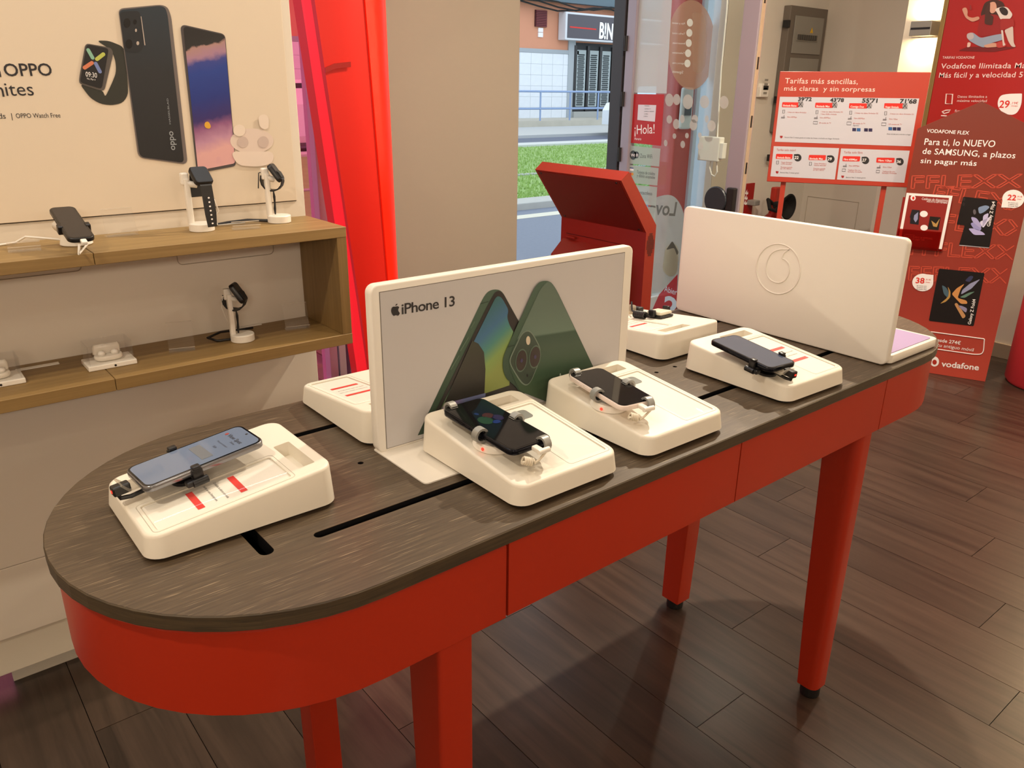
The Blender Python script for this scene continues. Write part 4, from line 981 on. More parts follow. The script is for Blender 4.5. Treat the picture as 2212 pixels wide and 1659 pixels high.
def black_mount(p, F, T, Fp, L, Wd, th, side_u):
    """swivel bracket with two side jaws, hinge bolts and a clear end stop"""
    n = (T(0, 0, 1)-T(0, 0, 0)).normalized(); lc = F.inverted() @ (Fp @ Vector((side_u, 0, 0)))
    G = frame(T(lc.x, lc.y), T(.01, 0)-T(0, 0), T(0, .01)-T(0, 0), n); hgt = (Fp @ Vector((side_u, 0, -th))-T(lc.x, lc.y)).dot(n)
    M = MB(); M.lathe([(.018, .0002), (.018, .004), (.010, .006), (.009, hgt), (0, hgt)], 20, G, True, False); M.build('swivel_post', BLACK, p, smooth=.7)
    for s_ in (1, -1):
        M = MB(); M.box((side_u-.006, s_*.008, -th-.004), (side_u+.006, s_*(Wd/2+.004), -th-.0005), Fp, r=.001)
        M.box((side_u-.006, s_*(Wd/2+.0008), -th-.004), (side_u+.006, s_*(Wd/2+.0055), .0008), Fp, r=.001)
        M.box((side_u-.005, s_*(Wd/2-.0035), .0004), (side_u+.005, s_*(Wd/2+.0055), .0045), Fp, r=.0015)
        j = M.build('jaw', BLACK, p, smooth=.6)
        M = MB(); M.tube([Fp @ Vector((side_u-.009, s_*(Wd/2+.006), -th-.006)), Fp @ Vector((side_u+.009, s_*(Wd/2+.006), -th-.006))], .0048, 12); M.build('hinge_bolt', BLACK, j, smooth=.9)
        M = MB(); M.box((side_u-.016, s_*(Wd/2-.002), -th-.009), (side_u-.002, s_*(Wd/2+.008), -th-.002), Fp, r=.0015); M.build('jaw_arm', BLACK, j)
    M = MB(); w_ = .020
    pts = [(-L/2+.004, -th-.002), (-L/2-.010, -th-.002), (-L/2-.017, -.001), (-L/2-.015, .0005), (-L/2-.008, -th+.0005), (-L/2+.004, -th+.0002)]
    M.prism([(x, z) for x, z in pts], -w_*.6, w_*.6, Fp @ frame((0, .006, 0), (1, 0, 0), (0, 0, 1))); M.build('end_stop', glassy('smoky_clear', 'f0ece6', .05, .3, 'e4ddd0'), p)
    M = MB(); M.box((-L/2-.026, -.004, -th-.004), (-L/2-.006, .008, -.0005), Fp, r=.002); pg = M.build('plug', BLACK, p)
    M = MB(); M.box((-L/2-.0266, .000, -.0078), (-L/2-.0258, .003, -.0050), Fp); M.build('status_light', LED, pg)
    M = MB(); M.tube([Fp @ Vector((-L/2-.020, .002, -th-.004)), Fp @ Vector((-L/2-.019, .001, -th-.009)), Fp @ Vector((-L/2-.008, 0, -th-.011)), Fp @ Vector((.0, 0, -th-.006))], .0028, 8); M.build('cable', BLACK, pg)

BLUEGLASS = mat('screen_blue_grey', '7d8799', .05, spec=.7)
REFLGLASS = mat('screen_reflection', '414b61', .05, spec=.7)  # slate blue holds a reflection painted into the dark glass
SILVER = mat('phone_silver', '8d8d92', .2, metal=.8)
NAVY = mat('phone_navy', '15161f', .15, metal=.6)
BLUSH = mat('phone_blush', 'f0e0d8', .3, metal=.1)
# pod 1: slate phone, printed card
p1, F1, T1, ux1, vy1 = pod(.272, .893, 0, 'white wedge pod with a red-striped offer card alone on the near rounded table end', True, 'black')
ph, Fp = phone('smartphone', 'smartphone with a pale blue-grey lit screen held in black jaws', (.2520, .9075, .8320), 4.5, 5.8, .147, .067, .0085, SILVER, mat('screen_lit_blue', '6b7890', .06, emit=.07), 'phones on the table')
S1 = Plane(Fp @ Vector((0, 0, .0004)), -(Fp.to_3x3() @ Vector((0, 1, 0))), Fp.to_3x3() @ Vector((1, 0, 0)))
M = MB(); gtext(M, S1, 'View Spot', -.016, .047, width=.034, d=.0002, bold=.01); gtext(M, S1, 'Demo', .004, .041, width=.010, d=.0002); gtext(M, S1, 'Toca para empezar', -.012, .032, width=.026, d=.0002); gtext(M, S1, 'Salir', -.003, .022, width=.008, d=.0002); M.build('screen_lettering', mat('screen_ink', '3d4250', .4), ph)
M = MB(); M.flat([S1.pt(u, v, .0001) for u, v in rrect(.040, .014, .0005, 1, .000, .006)]); M.build('screen_button', mat('screen_panel', '6a7079', .3), ph)
M = MB(); M.flat([S1.pt(u, v, .0002) for u, v in ell(-.020, .049, .0022, .0026, 12)]); M.build('screen_badge', mat('badge_red', '9c3a34', .4), ph)
black_mount(p1, F1, T1, Fp, .147, .067, .0085, -.015)
# pod 2: near dark phone
p2, F2_, T2, ux2, vy2 = pod(.632, .761, 90, 'white wedge pod holding a dark phone in grey clips before the phone poster', False, 'grey', cutout=True, lift=.0022)
ph, Fp = phone('smartphone', 'midnight blue smartphone with a dark green glossy screen in grey clips', (.5935, .760, .8350), 91, 3.4, .151, .070, .0085, NAVY, SCREENK, 'phones on the table', camhole=False)
iphone_mount(p2, F2_, T2, ph, Fp, .151, .070, .0085)
M = MB(); GP = Plane(Fp @ Vector((0, 0, .0004)), Fp.to_3x3() @ Vector((0, -1, 0)), Fp.to_3x3() @ Vector((1, 0, 0)))
for cc, u, v, rx_, ry_ in (('1f3a26', -.008, .012, .010, .012), ('16264e', -.006, .034, .003, .004), ('3a1c16', .004, .022, .008, .008), ('241a3a', .012, .010, .007, .009), ('1a2a60', .002, .001, .006, .005)):
    M = MB(); M.flat([GP.pt(a_, b_, .0001+.00005*len(cc)*0) for a_, b_ in ell(u, v, rx_, ry_, 18)]); M.build('screen_blob', mat('blob_'+cc, cc, .08), ph)
# pod 3: behind the poster board, its high end to the board
p3, F3, T3, ux3, vy3 = pod(.5795, 1.036, -90, 'white wedge pod half hidden behind the green phone board', True, 'none')
# pod 4: blush phone
p4, F4, T4, ux4, vy4 = pod(.8625, .763, 90, 'white wedge pod holding a small pale pink phone in grey clips', False, 'grey', cutout=True, lift=.0022)
ph, Fp = phone('smartphone', 'small pale pink smartphone with black screen in grey clips', (.8130, .764, .8355), 82, 3.0, .136, .065, .0085, BLUSH, SCREENK, 'phones on the table', camhole=False)
iphone_mount(p4, F4, T4, ph, Fp, .136, .065, .0085)
# pod 5: navy phone
p5, F5, T5, ux5, vy5 = pod(1.207, .763, 88.5, 'white wedge pod with a slate phone in black jaws, beside the emblem board', True, 'black')
ph, Fp = phone('smartphone', 'slate smartphone with a painted blue screen reflection in black jaws by the emblem board', (1.140, .746, .8315), 83, 5.0, .140, .067, .0085, NAVY, REFLGLASS, 'phones on the table')
black_mount(p5, F5, T5, Fp, .140, .067, .0085, -.035)
# pod 6: no phone, loose security tether
p6, F6, T6, ux6, vy6 = pod(1.205, 1.034, -90, 'white wedge pod with only a black coiled tether on it, behind the slate phone', True, 'tether')
c6 = T6(-.022, .028)
n6 = (T6(0, 0, 1)-T6(0, 0)).normalized(); G6 = frame(T6(-.01, .04), ux6, vy6, n6)
tt = thing('security_tether', 'loose black coiled security tether with cream puck lying on the empty pod', 'security tether', T6(-.01, .03))
M = MB(); M.box((-.022, -.020, .0005), (.022, .020, .006), G6, r=.004); M.build('base_plate', BLACK, tt)
M = MB(); M.box((-.020, -.018, .006), (.020, .018, .014), G6, r=.004); M.build('puck', mat('puck_cream', 'cfc9b4', .5), tt)
M = MB(); M.box((-.008, .018, .006), (.008, .026, .020), G6, r=.002); M.box((-.008, -.026, .004), (.008, -.018, .018), G6, r=.002); M.build('jaw', BLACK, tt)
M = MB(); pth = []
for k_ in range(81):
    t = k_/80; pth.append(G6 @ Vector((-.006-.030*t+.0, -.036, .008))+(G6.to_3x3() @ Vector((0, math.cos(2*PI*8*t)*.006, math.sin(2*PI*8*t)*.006))))
M.tube(pth, .0021, 6); M.build('coil', BLACK, tt, smooth=1.2)
M = MB(); M.tube([pth[-1], G6 @ Vector((-.046, -.03, .012)), G6 @ Vector((-.058, -.02, .010)), G6 @ Vector((-.066, -.012, .018)), G6 @ Vector((-.070, -.008, .026))], .002, 6); M.build('lead', BLACK, tt)
M = MB(); M.box((-.085, -.018, .001), (-.066, .004, .018), G6, r=.004); M.build('clear_stop', glassy('frosted_clear', 'efeae0', .1, .5, 'd9d2c2'), tt)
M = MB(); M.box((-.090, .004, .001), (-.060, .020, .012), G6, r=.003); M.build('end_plug', BLACK, tt)
# ================================================================== things on the shelf
ZS1, ZS0 = .9646, .7266
BANDM = mat('watch_band', '141315', .5)
def watch_stand(px, py, z, label, face_px, band, group='watch stands on the shelf'):
    b = onz(px, py, z); p = thing('watch_stand', label, 'watch stand', b, group)
    T = Matrix.Translation(b)
    M = MB(); M.lathe([(.0, .0003), (.024, .0003), (.025, .0012), (.025, .0145), (.0238, .016), (0, .016)], 26, T, False, False); M.build('base', WHITE, p, smooth=.6)
    # post at the back left of the base, arm reaching forward
    pc = b+Vector((-.018, .006, 0)); H = .104
    M = MB(); M.loft([[(pc.x+x, pc.y+y, b.z+zz) for x, y in rrect(.011, .013, .003, 3)] for zz in (.0162, H)]); M.build('post', WHITE, p, smooth=.6)
    ctr = b+(Vector((.004, -.006, H-.002)) if band == 'long' else Vector((.001, -.001, H-.002)))
    M = MB(); M.tube([pc+Vector((0, 0, H-.006)), pc+Vector((.006, -.002, H-.010)), ctr+Vector((-.004, .004, -.010))], [.0065, .0065, .006], 10); M.build('arm', WHITE, p, smooth=.9)
    M = MB(); M.box((pc.x-.010, pc.y-.002, b.z+H-.012), (pc.x+.006, pc.y+.010, b.z+H+.012), r=.003); M.build('head_block', WHITE, p)
    return p, b, pc, ctr, H
def watch(label, ctr, yawd, tilt, w_, h_, b, band, group='watches on the stands'):
    p = thing('smartwatch', label, 'watch', ctr, group)
    a = math.radians(yawd); n = Vector((math.cos(a)*math.cos(tilt), math.sin(a)*math.cos(tilt), math.sin(tilt))); x = Vector((-math.sin(a), math.cos(a), 0)); y = n.cross(x)
    F = frame(ctr, x, y, n)
    M = MB(); M.loft([[(u, v, z) for u, v in rrect(w_-2*i, h_-2*i, .008-i, 5)] for z, i in ((-.0055, .002), (-.004, 0), (.003, 0), (.0052, .002))], M=F); M.build('case', BLACK, p, smooth=.8)
    M = MB(); M.loft([[(u, v, z) for u, v in rrect(w_-.006, h_-.006, .006, 5)] for z in (.005, .0055)], M=F); M.build('face', mat('watch_glass', '0b0b0d', .35), p)
    M = MB()
    if band == 'long':       # front half hangs down, punched with holes
        pts = [(0, -h_/2+.003, 0), (0, -h_/2-.006, -.002), (0, -h_/2-.016, -.008), (.0, -h_/2-.05, -.040), (0, -h_/2-.085, -.073)]
        base = F @ Vector((0, -h_/2, 0)); pts = [base, base+n*.004+Vector((0, 0, -.006)), base+n*.008+Vector((0, 0, -.03)), base+n*.013+Vector((0, 0, -.066)), base+n*.015+Vector((0, 0, -.094))]
        ww = w_*.62
        loops = [[q+x*s*ww/2*(1 if i < 4 else .8)+n*d for s, d in ((-1, .001), (1, .001), (1, -.001), (-1, -.001))] for i, q in enumerate(pts)]
        M.loft(loops); M.build('band', BANDM, p)
        M = MB()
        for j in range(7):
            t = (j+.5)/7; q = pts[2]*(1-t)+pts[4]*t+n*.0034
            M.flat([q+x*.0022*math.cos(c_)+Vector((0, 0, .0018*math.sin(c_))) for c_ in [2*PI*k_/8 for k_ in range(8)]])
        M.build('band_holes', INKW, p)
        back = F @ Vector((0, h_/2, -.003)); pth = [back, back-n*.014+Vector((0, 0, -.004)), back-n*.020+Vector((0, 0, -.022)), back-n*.016+Vector((0, 0, -.045))]
        M = MB(); M.loft([[q+x*s*ww/2+n*d for s, d in ((-1, .001), (1, .001), (1, -.001), (-1, -.001))] for q in pth]); M.build('band', BANDM, p)
    else:                    # closed loop band under the case
        ww = w_*.62; pth = []
        for k_ in range(13):
            t = math.radians(60+ (-300)*k_/12); pth.append(F @ Vector((0, -.007+math.sin(t)*.023, -.016+math.cos(t)*.023)))
        M.loft([[q+x*s*ww/2+((q-ctr).normalized())*d for s, d in ((-1, .0016), (1, .0016), (1, -.0016), (-1, -.0016))] for q in pth]); M.build('band', BANDM, p)
        M = MB(); q = b+Vector((-.008, 0, .018)); M.tube([q+Vector((0, 0, .0)), q+Vector((0, .0, .012)), q+Vector((.001, 0, .024)), q+Vector((.001, 0, .038)), q+Vector((0, 0, .052))], [.0016, .003, .002, .003, .001], 6); M.build('hanging_strap', BANDM, p)
    return p
st, b, pc, ctr, H = watch_stand(437, 498, ZS1, 'white watch stand with a long black band hanging to its base', None, 'long')
watch('black smartwatch with its punched band hanging straight down on the top shelf', ctr+Vector((.004, -.002, .008)), -84, .80, .038, .043, b, 'long')
M = MB(); M.tube([b+Vector((.02, -.002, .008)), b+Vector((.032, .0, .010)), b+Vector((.036, .012, .006)), b+Vector((.028, .02, .04)), b+Vector((.045, .04, .055)), b+Vector((.055, .05, .03)), b+Vector((.03, .05, .004))], .0017, 6); M.build('charging_cable', WHITE, st, smooth=1.2)
st, b, pc, ctr, H = watch_stand(604, 480, ZS1, 'white watch stand near the right end of the top shelf', None, 'loop')
watch('small black watch with looped band near the end of the top shelf', ctr+Vector((0, 0, .004)), -38, .60, .032, .042, b, 'loop')
M = MB(); M.tube([pc+Vector((0, .004, H+.006)), pc+Vector((-.014, .006, H+.002)), pc+Vector((-.018, .006, H-.03))], .0012, 6); M.tube([b+Vector((-.02, .01, .004)), b+Vector((-.06, .03, .006)), b+Vector((-.10, .04, .003)), b+Vector((-.13, .035, .001))], .0032, 6); M.build('charging_cable', BLACK, st, smooth=1.2)
st, b, pc, ctr, H = watch_stand(525, 735, ZS0, 'white watch stand alone on the lower shelf', None, 'loop')
watch('black fitness watch with looped band on the lower shelf', ctr+Vector((0, 0, .004)), -38, .55, .033, .046, b, 'loop')
M = MB(); M.tube([b+Vector((-.02, .01, .004)), b+Vector((-.05, .015, .004)), b+Vector((-.065, .03, .010)), b+Vector((-.03, .05, .012)), b+Vector((.02, .06, .006)), b+Vector((.05, .07, .003))], .0028, 6); M.build('charging_cable', BLACK, st, smooth=1.2)
M = MB(); M.tube([pc+Vector((0, .004, H)), pc+Vector((-.012, .004, H-.004)), pc+Vector((-.014, .01, H-.03)), pc+Vector((.0, .02, H-.07))], .0013, 6); M.build('lead', WHITE, st, smooth=1.2)

# phone on a white stand
b = onz(166, 528, ZS1)
ps = thing('phone_stand', 'white phone stand with charging lead on the left of the top shelf', 'phone stand', b)
M = MB(); M.lathe([(0, .0003), (.026, .0003), (.028, .002), (.024, .022), (.021, .026), (0, .026)], 24, Matrix.Translation(b), False, False); M.build('base', WHITE, ps, smooth=.7)
a_ = onz(104, 447, ZS1+.068); d_ = onz(213, 508, ZS1+.030); bb = onz(160, 446, ZS1+.068); cc_ = onz(140, 520, ZS1+.030)
top = (a_+bb)/2; bot = (cc_+d_)/2; U = (top-bot); c = (top+bot)/2; ang = math.degrees(math.atan2(U.y, U.x)); tl = math.degrees(math.atan2(U.z, math.hypot(U.x, U.y)))
ph, Fp = phone('smartphone', 'black phone leaning on a white stand on the top shelf', c, ang, tl, U.length, (a_-bb).length, .009, BLACK, mat('screen_matt', '2a2524', .35), None, camhole=False)
M = MB(); M.tube([b+Vector((-.01, .012, .02)), b+Vector((-.024, .016, .035)), Fp @ Vector((-.0, .01, -.012))], .009, 10); M.build('neck', WHITE, ps, smooth=.9)
for s_ in (1, -1):
    M = MB(); w2_ = (a_-bb).length/2; M.box((-.022, s_*(w2_-.004), -.014), (-.008, s_*(w2_+.005), .002), Fp, r=.002); M.build('jaw', BLACK, ps)
e_ = Fp @ Vector((-U.length/2-.003, 0, -.004))
M = MB(); M.box((-U.length/2-.014, -.006, -.008), (-U.length/2+.0, .004, -.001), Fp, r=.002); M.build('plug', WHITE, ps)
M = MB(); M.tube([e_+Vector((-.008, -.008, -.004)), e_+Vector((-.012, -.012, -.020)), b+Vector((.012, -.036, .006)), b+Vector((-.004, -.034, .010)), b+Vector((-.012, -.026, .014))], .002, 6); M.tube([b+Vector((-.024, .01, .01)), b+Vector((-.05, .02, .014)), b+Vector((-.075, .04, .016)), b+Vector((-.09, .06, .004)), b+Vector((-.12, .06, .002))], .002, 6); M.build('charging_cable', WHITE, ps, smooth=1.2)

# clear label holders
def holder(px0, py0, px1, py1, z, hgt, label, tiltd=18, dx=None):
    a = onz(px0, py0, z); b2 = onz(px1, py1, z); w_ = (b2-a).length; yw = math.atan2(b2.y-a.y, b2.x-a.x); c = (a+b2)/2
    p = thing('label_holder', label, 'label holder', c, 'clear label holders on the shelf'); G = Matrix.Translation(c) @ Matrix.Rotation(yw, 4, 'Z')
    M = MB(); M.box((-w_/2, 0, .0004), (w_/2, .022, .0022), G); M.box((-w_/2, -.004, .0004), (w_/2, -.002, .009), G); M.build('foot', ACR, p)
    R_ = G @ Matrix.Rotation(math.radians(-tiltd), 4, 'X')
    M = MB(); M.box((-w_/2, 0, .003), (w_/2, .0018, hgt), R_); M.build('plate', ACR, p)
    EDG = glassy('acrylic_edge', 'ffffff', .1, .5, 'f0e6d8')
    M = MB(); M.box((-w_/2, -.0003, hgt), (w_/2, .0021, hgt+.0009), R_); M.build('bright_edge', EDG, p)
    M = MB(); M.box((-w_/2, -.0043, .0092), (w_/2, -.0017, .0101), G); M.build('bright_edge', EDG, p)
holder(232, 514, 299, 507, ZS1, .055, 'tall clear label holder beside the phone stand')
holder(18, 547, 90, 541, ZS1, .018, 'low clear label strip at the left of the top shelf', 30)
holder(503, 498, 563, 494, ZS1, .018, 'low clear label strip between the two watch stands', 30)
holder(366, 763, 422, 757, ZS0, .062, 'clear label holder beside the boxed earbuds')
holder(618, 715, 669, 709, ZS0, .060, 'clear label holder in the end of the lower shelf')
# boxed earbuds
def earbud_box(px, py, label):
    b = onz(px, py, ZS0); p = thing('earbud_box', label, 'earbuds', b, 'boxed earbuds on the lower shelf'); w_, d = .088, .062
    T = Matrix.Translation(b)
    MB().box((-w_/2, -d/2, .0003), (w_/2, d/2, .010), T, r=.0015).build('plinth', WHITE, p)
    M = MB(); M.lathe([(0, -.0005), (.0022, -.0005), (.0022, .0006), (0, .0006)], 10, frame(b+Vector((.004, -d/2, .005)), (1, 0, 0), (0, 0, 1), (0, -1, 0)), False, False); M.build('lock_pin', BLACK, p)
    M = MB(); t = .0015
    M.box((-w_/2+.004, -d/2+.004, .0101), (w_/2-.004, -d/2+.004+t, .048), T); M.box((-w_/2+.004, d/2-.004-t, .0101), (w_/2-.004, d/2-.004, .048), T)
    M.box((-w_/2+.004, -d/2+.0056, .0101), (-w_/2+.004+t, d/2-.0056, .048), T); M.box((w_/2-.004-t, -d/2+.0056, .0101), (w_/2-.004, d/2-.0056, .048), T); M.box((-w_/2+.004, -d/2+.004, .0481), (w_/2-.004, d/2-.004, .0496), T)
    M.build('clear_cover', ACR, p)
    CASE = mat('earbud_case', 'e9e2d6', .2)
    M = MB(); M.loft([[(x, y, z) for x, y in rrect(.052-2*i, .034-2*i, .0165-i, 7)] for z, i in ((.0102, .006), (.013, .001), (.018, 0), (.021, .0015))], M=T); cs = M.build('charging_case', CASE, p, smooth=.9)
    M = MB(); M.loft([[(x, y, z) for x, y in rrect(.050-2*i, .012-2*i, .0058-i, 5)] for z, i in ((.0212, 0), (.034, 0), (.040, .003))], M=T @ Matrix.Translation((0, .011, 0))); M.build('case_lid', CASE, cs, smooth=.9)
    for s_ in (-1, 1):
        M = MB(); M.lathe([(0, .0195), (.006, .021), (.0072, .0245), (.005, .0285), (0, .030)], 14, T @ Matrix.Translation((s_*.012, -.003, 0)), False, False); M.build('earbud', WHITE, cs, smooth=1.0)
earbud_box(237, 786, 'white earbuds in a clear display box on the lower shelf')
earbud_box(-8, 828, 'white earbuds in a clear box cut by the picture edge on the lower shelf')
M = MB(); a = onz(36, 803, ZS0); b = onz(129, 787, ZS0); MB().box((a.x, a.y, ZS0+.0003), (b.x, a.y+.012, ZS0+.002)).build('price_strip', WHITE, sh)
M = MB(); a = onz(500, 712, ZS0); MB().box((a.x+.0, a.y-.004, ZS0+.0003), (a.x+.07, a.y+.006, ZS0+.002)).build('price_strip', WHITE, sh)
a = onz(470, 487, ZS1); MB().box((a.x, a.y-.003, ZS1+.0003), (a.x+.06, a.y+.004, ZS1+.0016)).build('price_strip', WHITE, sh)
# tangle of dark cable at the left end of the shelf
a = onz(0, 526, ZS1)
M = MB(); M.tube([a+Vector((-.10, .0, .004)), a+Vector((-.02, .01, .010)), a+Vector((.02, .005, .006)), a+Vector((.05, .012, .012)), a+Vector((.075, .02, .004))], .004, 6); M.tube([a+Vector((-.08, .02, .004)), a+Vector((.0, .02, .016)), a+Vector((.04, .022, .010)), a+Vector((.06, .015, .005))], .003, 6)
o = M.build('loose_cable', BLACK, None, smooth=1.2); tag(o, 'short tangle of black cable at the left end of the top shelf', 'cable')

# ================================================================== red display column
RG = mat('gloss_red', 'd81c0c', .38, emit=.16)  # faint glow added so the shell reads as lit
RG2 = mat('gloss_red_painted_light', 'ee2008', .35, emit=.42)  # brighter glowing copy: the highlight on the right roll is in the colour
rc = thing('red_display_column', 'glossy red curved display column leaning between the wall unit and the grey pier', 'display column', (1.2, 2.45, 0))
yk = 2.55
def row(py, z=None):
    """x positions (in the plane yk) of the column's edges, linear in height"""
    pass
def edge(p_a, p_b, y):
    a, b = ony(*p_a, y), ony(*p_b, y)
    return lambda z: a.x+(b.x-a.x)*(z-a.z)/(b.z-a.z)
eL = edge((679.5, 0), (798, 800), yk); eR = edge((829, 0), (849, 600), yk+.12); eM = edge((759, 135), (800, 640), yk-.02)
eS = edge((650.6, 0), (771, 800), yk+.10)
loopA, loopB = [], []
for z in (0.0, .6, 1.25, 1.9, CEIL):
    l, r, s_ = eL(z), eR(z), eS(z); w_ = max(.05, r-l); xm = l+w_*.50
    fa_ = [(l+(xm-l)*t/5, yk-.028*math.sin(PI*t/5*.5)) for t in range(6)]
    loopA.append([(x, y, z) for x, y in fa_+[(xm, yk+.2), (l+.02, yk+.2)]])
    fb_ = [(xm+.0005+w_*.48*math.sin(PI/2*t/8), yk-.035+.20*(1-math.cos(PI/2*t/8))) for t in range(9)]
    loopB.append([(x, y, z) for x, y in fb_+[(xm+w_*.48, yk+.24), (xm+.0005, yk+.24)]])
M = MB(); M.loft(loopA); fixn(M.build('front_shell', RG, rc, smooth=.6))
M = MB(); M.loft(loopB); fixn(M.build('painted_lit_roll', RG2, rc, smooth=.6))
M = MB(); M.loft([[(x, y, z) for x, y in ((p[9][0]-.006, yk+.245), (p[9][0]+.030, yk+.245), (p[9][0]+.030, yk+.27), (p[9][0]-.006, yk+.27))] for p in loopB for z in (p[0][2],)]); fixn(M.build('shade_strip', mat('strip_shade_red', '5a0a06', .5), rc))  # dark red strip painted for the shaded gap beside the pier
M = MB(); loops = []
for z in (0, 1.27, CEIL):
    s_, l = eS(z), eL(z)+.004; loops.append([(s_, yk+.10, z), (l, yk+.004, z), (l+.03, yk+.03, z), (s_+.02, yk+.13, z)])
M.loft(loops); fixn(M.build('side_fin', mat('red_acrylic_glow', 'fa2028', .35, emit=.55), rc))  # glow stands in for daylight passing through the fin
SEAM = mat('seam_red', 'a8140a', .35)
for (pa, pb, pc_, h_) in (((702, 152), (722, 143), (757, 139), .016),):
    P_ = [ony(px_, py_, yk-.004-.026*(px_-690)/70) for px_, py_ in (pa, pb, pc_)]
    M = MB(); M.loft([[p+Vector((0, 0, h_/2)), p+Vector((0, -.003, h_/2)), p+Vector((0, -.003, -h_/2)), p+Vector((0, 0, -h_/2))] for p in P_]); fixn(M.build('seam', SEAM, rc))
# ================================================================== red kiosk
KR = mat('kiosk_red', '8a2414', .42, noise=.03, nscale=10); KRM = mat('kiosk_red_shaded', '701c12', .5)  # head cover red is darkened for the shade on its underside
ky0, ky1, kx = 1.849, 2.284, 2.10
kk_ = thing('touch_kiosk', 'dark red touchscreen kiosk seen from behind near the shop door', 'kiosk', (kx+.03, (ky0+ky1)/2, 0))
th_ = .05; bend = onx(1395, 503, kx).z
hd = Vector((-.14, 0, .184)).normalized(); hn = Vector((.184, 0, .14)).normalized(); Lh = .232
# profile in xz: back of body, bend, back of head, head top, head front, body front
prof = [(kx, .012), (kx, bend), (kx+hd.x*Lh, bend+hd.z*Lh), (kx+hd.x*Lh+hn.x*.044, bend+hd.z*Lh+hn.z*.044), (kx+.0495, bend+.022), (kx+.0495, .012)]
M = MB(); M.prism([(x, z) for x, z in prof], ky0, ky1, frame((0, 0, 0), (1, 0, 0), (0, 0, 1), (0, 1, 0)))
M.v = [Vector((p.x, p.y, p.z)) for p in M.v]
fixn(M.build('shell', KR, kk_))
c0 = Vector((kx, 0, bend))+hd*(Lh/2)
G = frame((c0.x, (ky0+ky1)/2, c0.z), (0, 1, 0), hd, -hn)
M = MB(); M.prism([(-.205, -Lh/2+.006), (.205, -Lh/2+.006), (.205, Lh/2-.006), (-.205, Lh/2-.006)], 0, .0015, G); M.build('head_cover', KRM, kk_)
for x in (-.19, .19):
    for y in (-Lh/2+.012, Lh/2-.012): M = MB(); M.lathe([(0, .0015), (.0045, .0015), (.004, .003), (0, .003)], 10, G @ Matrix.Translation((x, y, 0)), False, False); M.build('screw', BLACK, kk_)
M = MB(); M.prism([(-.19, -.1), (.19, -.1), (.19, .1), (-.19, .1)], .0, .0012, frame((c0.x+hn.x*.044, (ky0+ky1)/2, c0.z+hn.z*.044), (0, -1, 0), hd, hn)); M.build('touchscreen', SCREENK, kk_)
# housing on the back
h0, h1 = ky0+.075, ky1-.012; zt2 = onx(1220, 508, kx).z-.012
prof2 = [(kx-.0004, .03), (kx-.06, .03), (kx-.06, zt2-.055), (kx-.0004, zt2)]
M = MB(); M.prism(prof2, h0, h1, frame((0, 0, 0), (1, 0, 0), (0, 0, 1), (0, 1, 0))); fixn(M.build('back_housing', KR, kk_))
M = MB()
M.tube([(kx-.001, h0-.012, .05), (kx-.001, h0-.012, zt2+.022), (kx-.001, h1-.02, zt2+.022)], .0012, 4)
M.build('door_seam', mat('seam_dark', '4d0a06', .5), kk_)
for y in (h0+.03, h1-.05): 
    M = MB(); M.tube([(kx-.006, y-.025, zt2+.010), (kx-.006, y+.025, zt2+.010)], .005, 8); M.build('hinge', KR, kk_)
M = MB()
zc_ = onx(1403, 529, kx+.02).z
for r_ in range(-8, 9):
    for q_ in range(-3, 4):
        if (q_/3.4)**2+(r_/8.4)**2 <= 1: M.box((kx+.025+q_*.0055-.0018, ky0-.0006, zc_+r_*.0048-.0015), (kx+.025+q_*.0055+.0018, ky0+.0002, zc_+r_*.0048+.0015))
M.build('speaker_grille', BLACK, kk_, kind='stuff')
MB().box((kx-.09, ky0-.02, .0005), (kx+.14, ky1+.02, .012), r=.003).build('base_plate', KR, kk_)

# ================================================================== price board on two posts
A_, B_ = Vector((3.48, 2.31, 0)), Vector((3.94, 1.63, 0)); rt = (B_-A_).normalized()
TPl = Plane(A_, rt)
SR = mat('sign_red', 'b43c2c', .3, coat=.3)
tl_ = TPl.hit(1683, 155); tr_ = TPl.hit(2002, 155); bl_ = TPl.hit(1658, 393); br_ = TPl.hit(1975, 405)
su0, su1 = (tl_[0]+bl_[0])/2, (tr_[0]+br_[0])/2; sv1, sv0 = (tl_[1]+tr_[1])/2, (bl_[1]+br_[1])/2
tb_ = thing('price_board', 'red price board with white tariff tables standing on two red posts', 'sign', TPl.pt((su0+su1)/2, 0))
G = frame(TPl.pt(0, 0), TPl.r, TPl.u, TPl.n)
M = MB(); M.box((su0, sv0, -.018), (su1, sv1, -.0002), G, r=.002, seg=1); M.build('panel', SR, tb_)
for px in (1690, 1909):
    u = TPl.hit(px, 415)[0]; M = MB(); M.box((u-.012, .012, -.028), (u+.012, sv0+.2, -.0185), G, r=.002); M.build('post', SR, tb_)
    M = MB(); M.box((u-.02, .0005, -.13), (u+.02, .0118, .10), G, r=.002); M.build('foot', SR, tb_)
k6 = 2184/632
def C7(pts): return [(1580+x/k6, y/k6) for x, y in pts]
PWH = mat('board_white', 'c8c7d2', .4)
for nm, pts in (('tariff_table', [(362, 722), (1402, 735), (1340, 1092), (324, 1058)]), ('tariff_table', [(316, 1091), (804, 1106), (772, 1340), (291, 1316)]), ('tariff_table', [(818, 1108), (1331, 1125), (1290, 1364), (787, 1340)])):
    M = MB(); ppoly(M, TPl, C7(pts), .0006); M.build(nm, PWH, tb_)
M = MB()
ptext(M, TPl, 'Tarifas más sencillas,', *C7([(398, 622), (942, 628)]), C7([(400, 582)])[0], bold=.005, space=1.04)
ptext(M, TPl, 'más claras  y sin sorpresas', *C7([(392, 676), (1070, 684)]), C7([(394, 642)])[0], bold=.005, space=1.04)
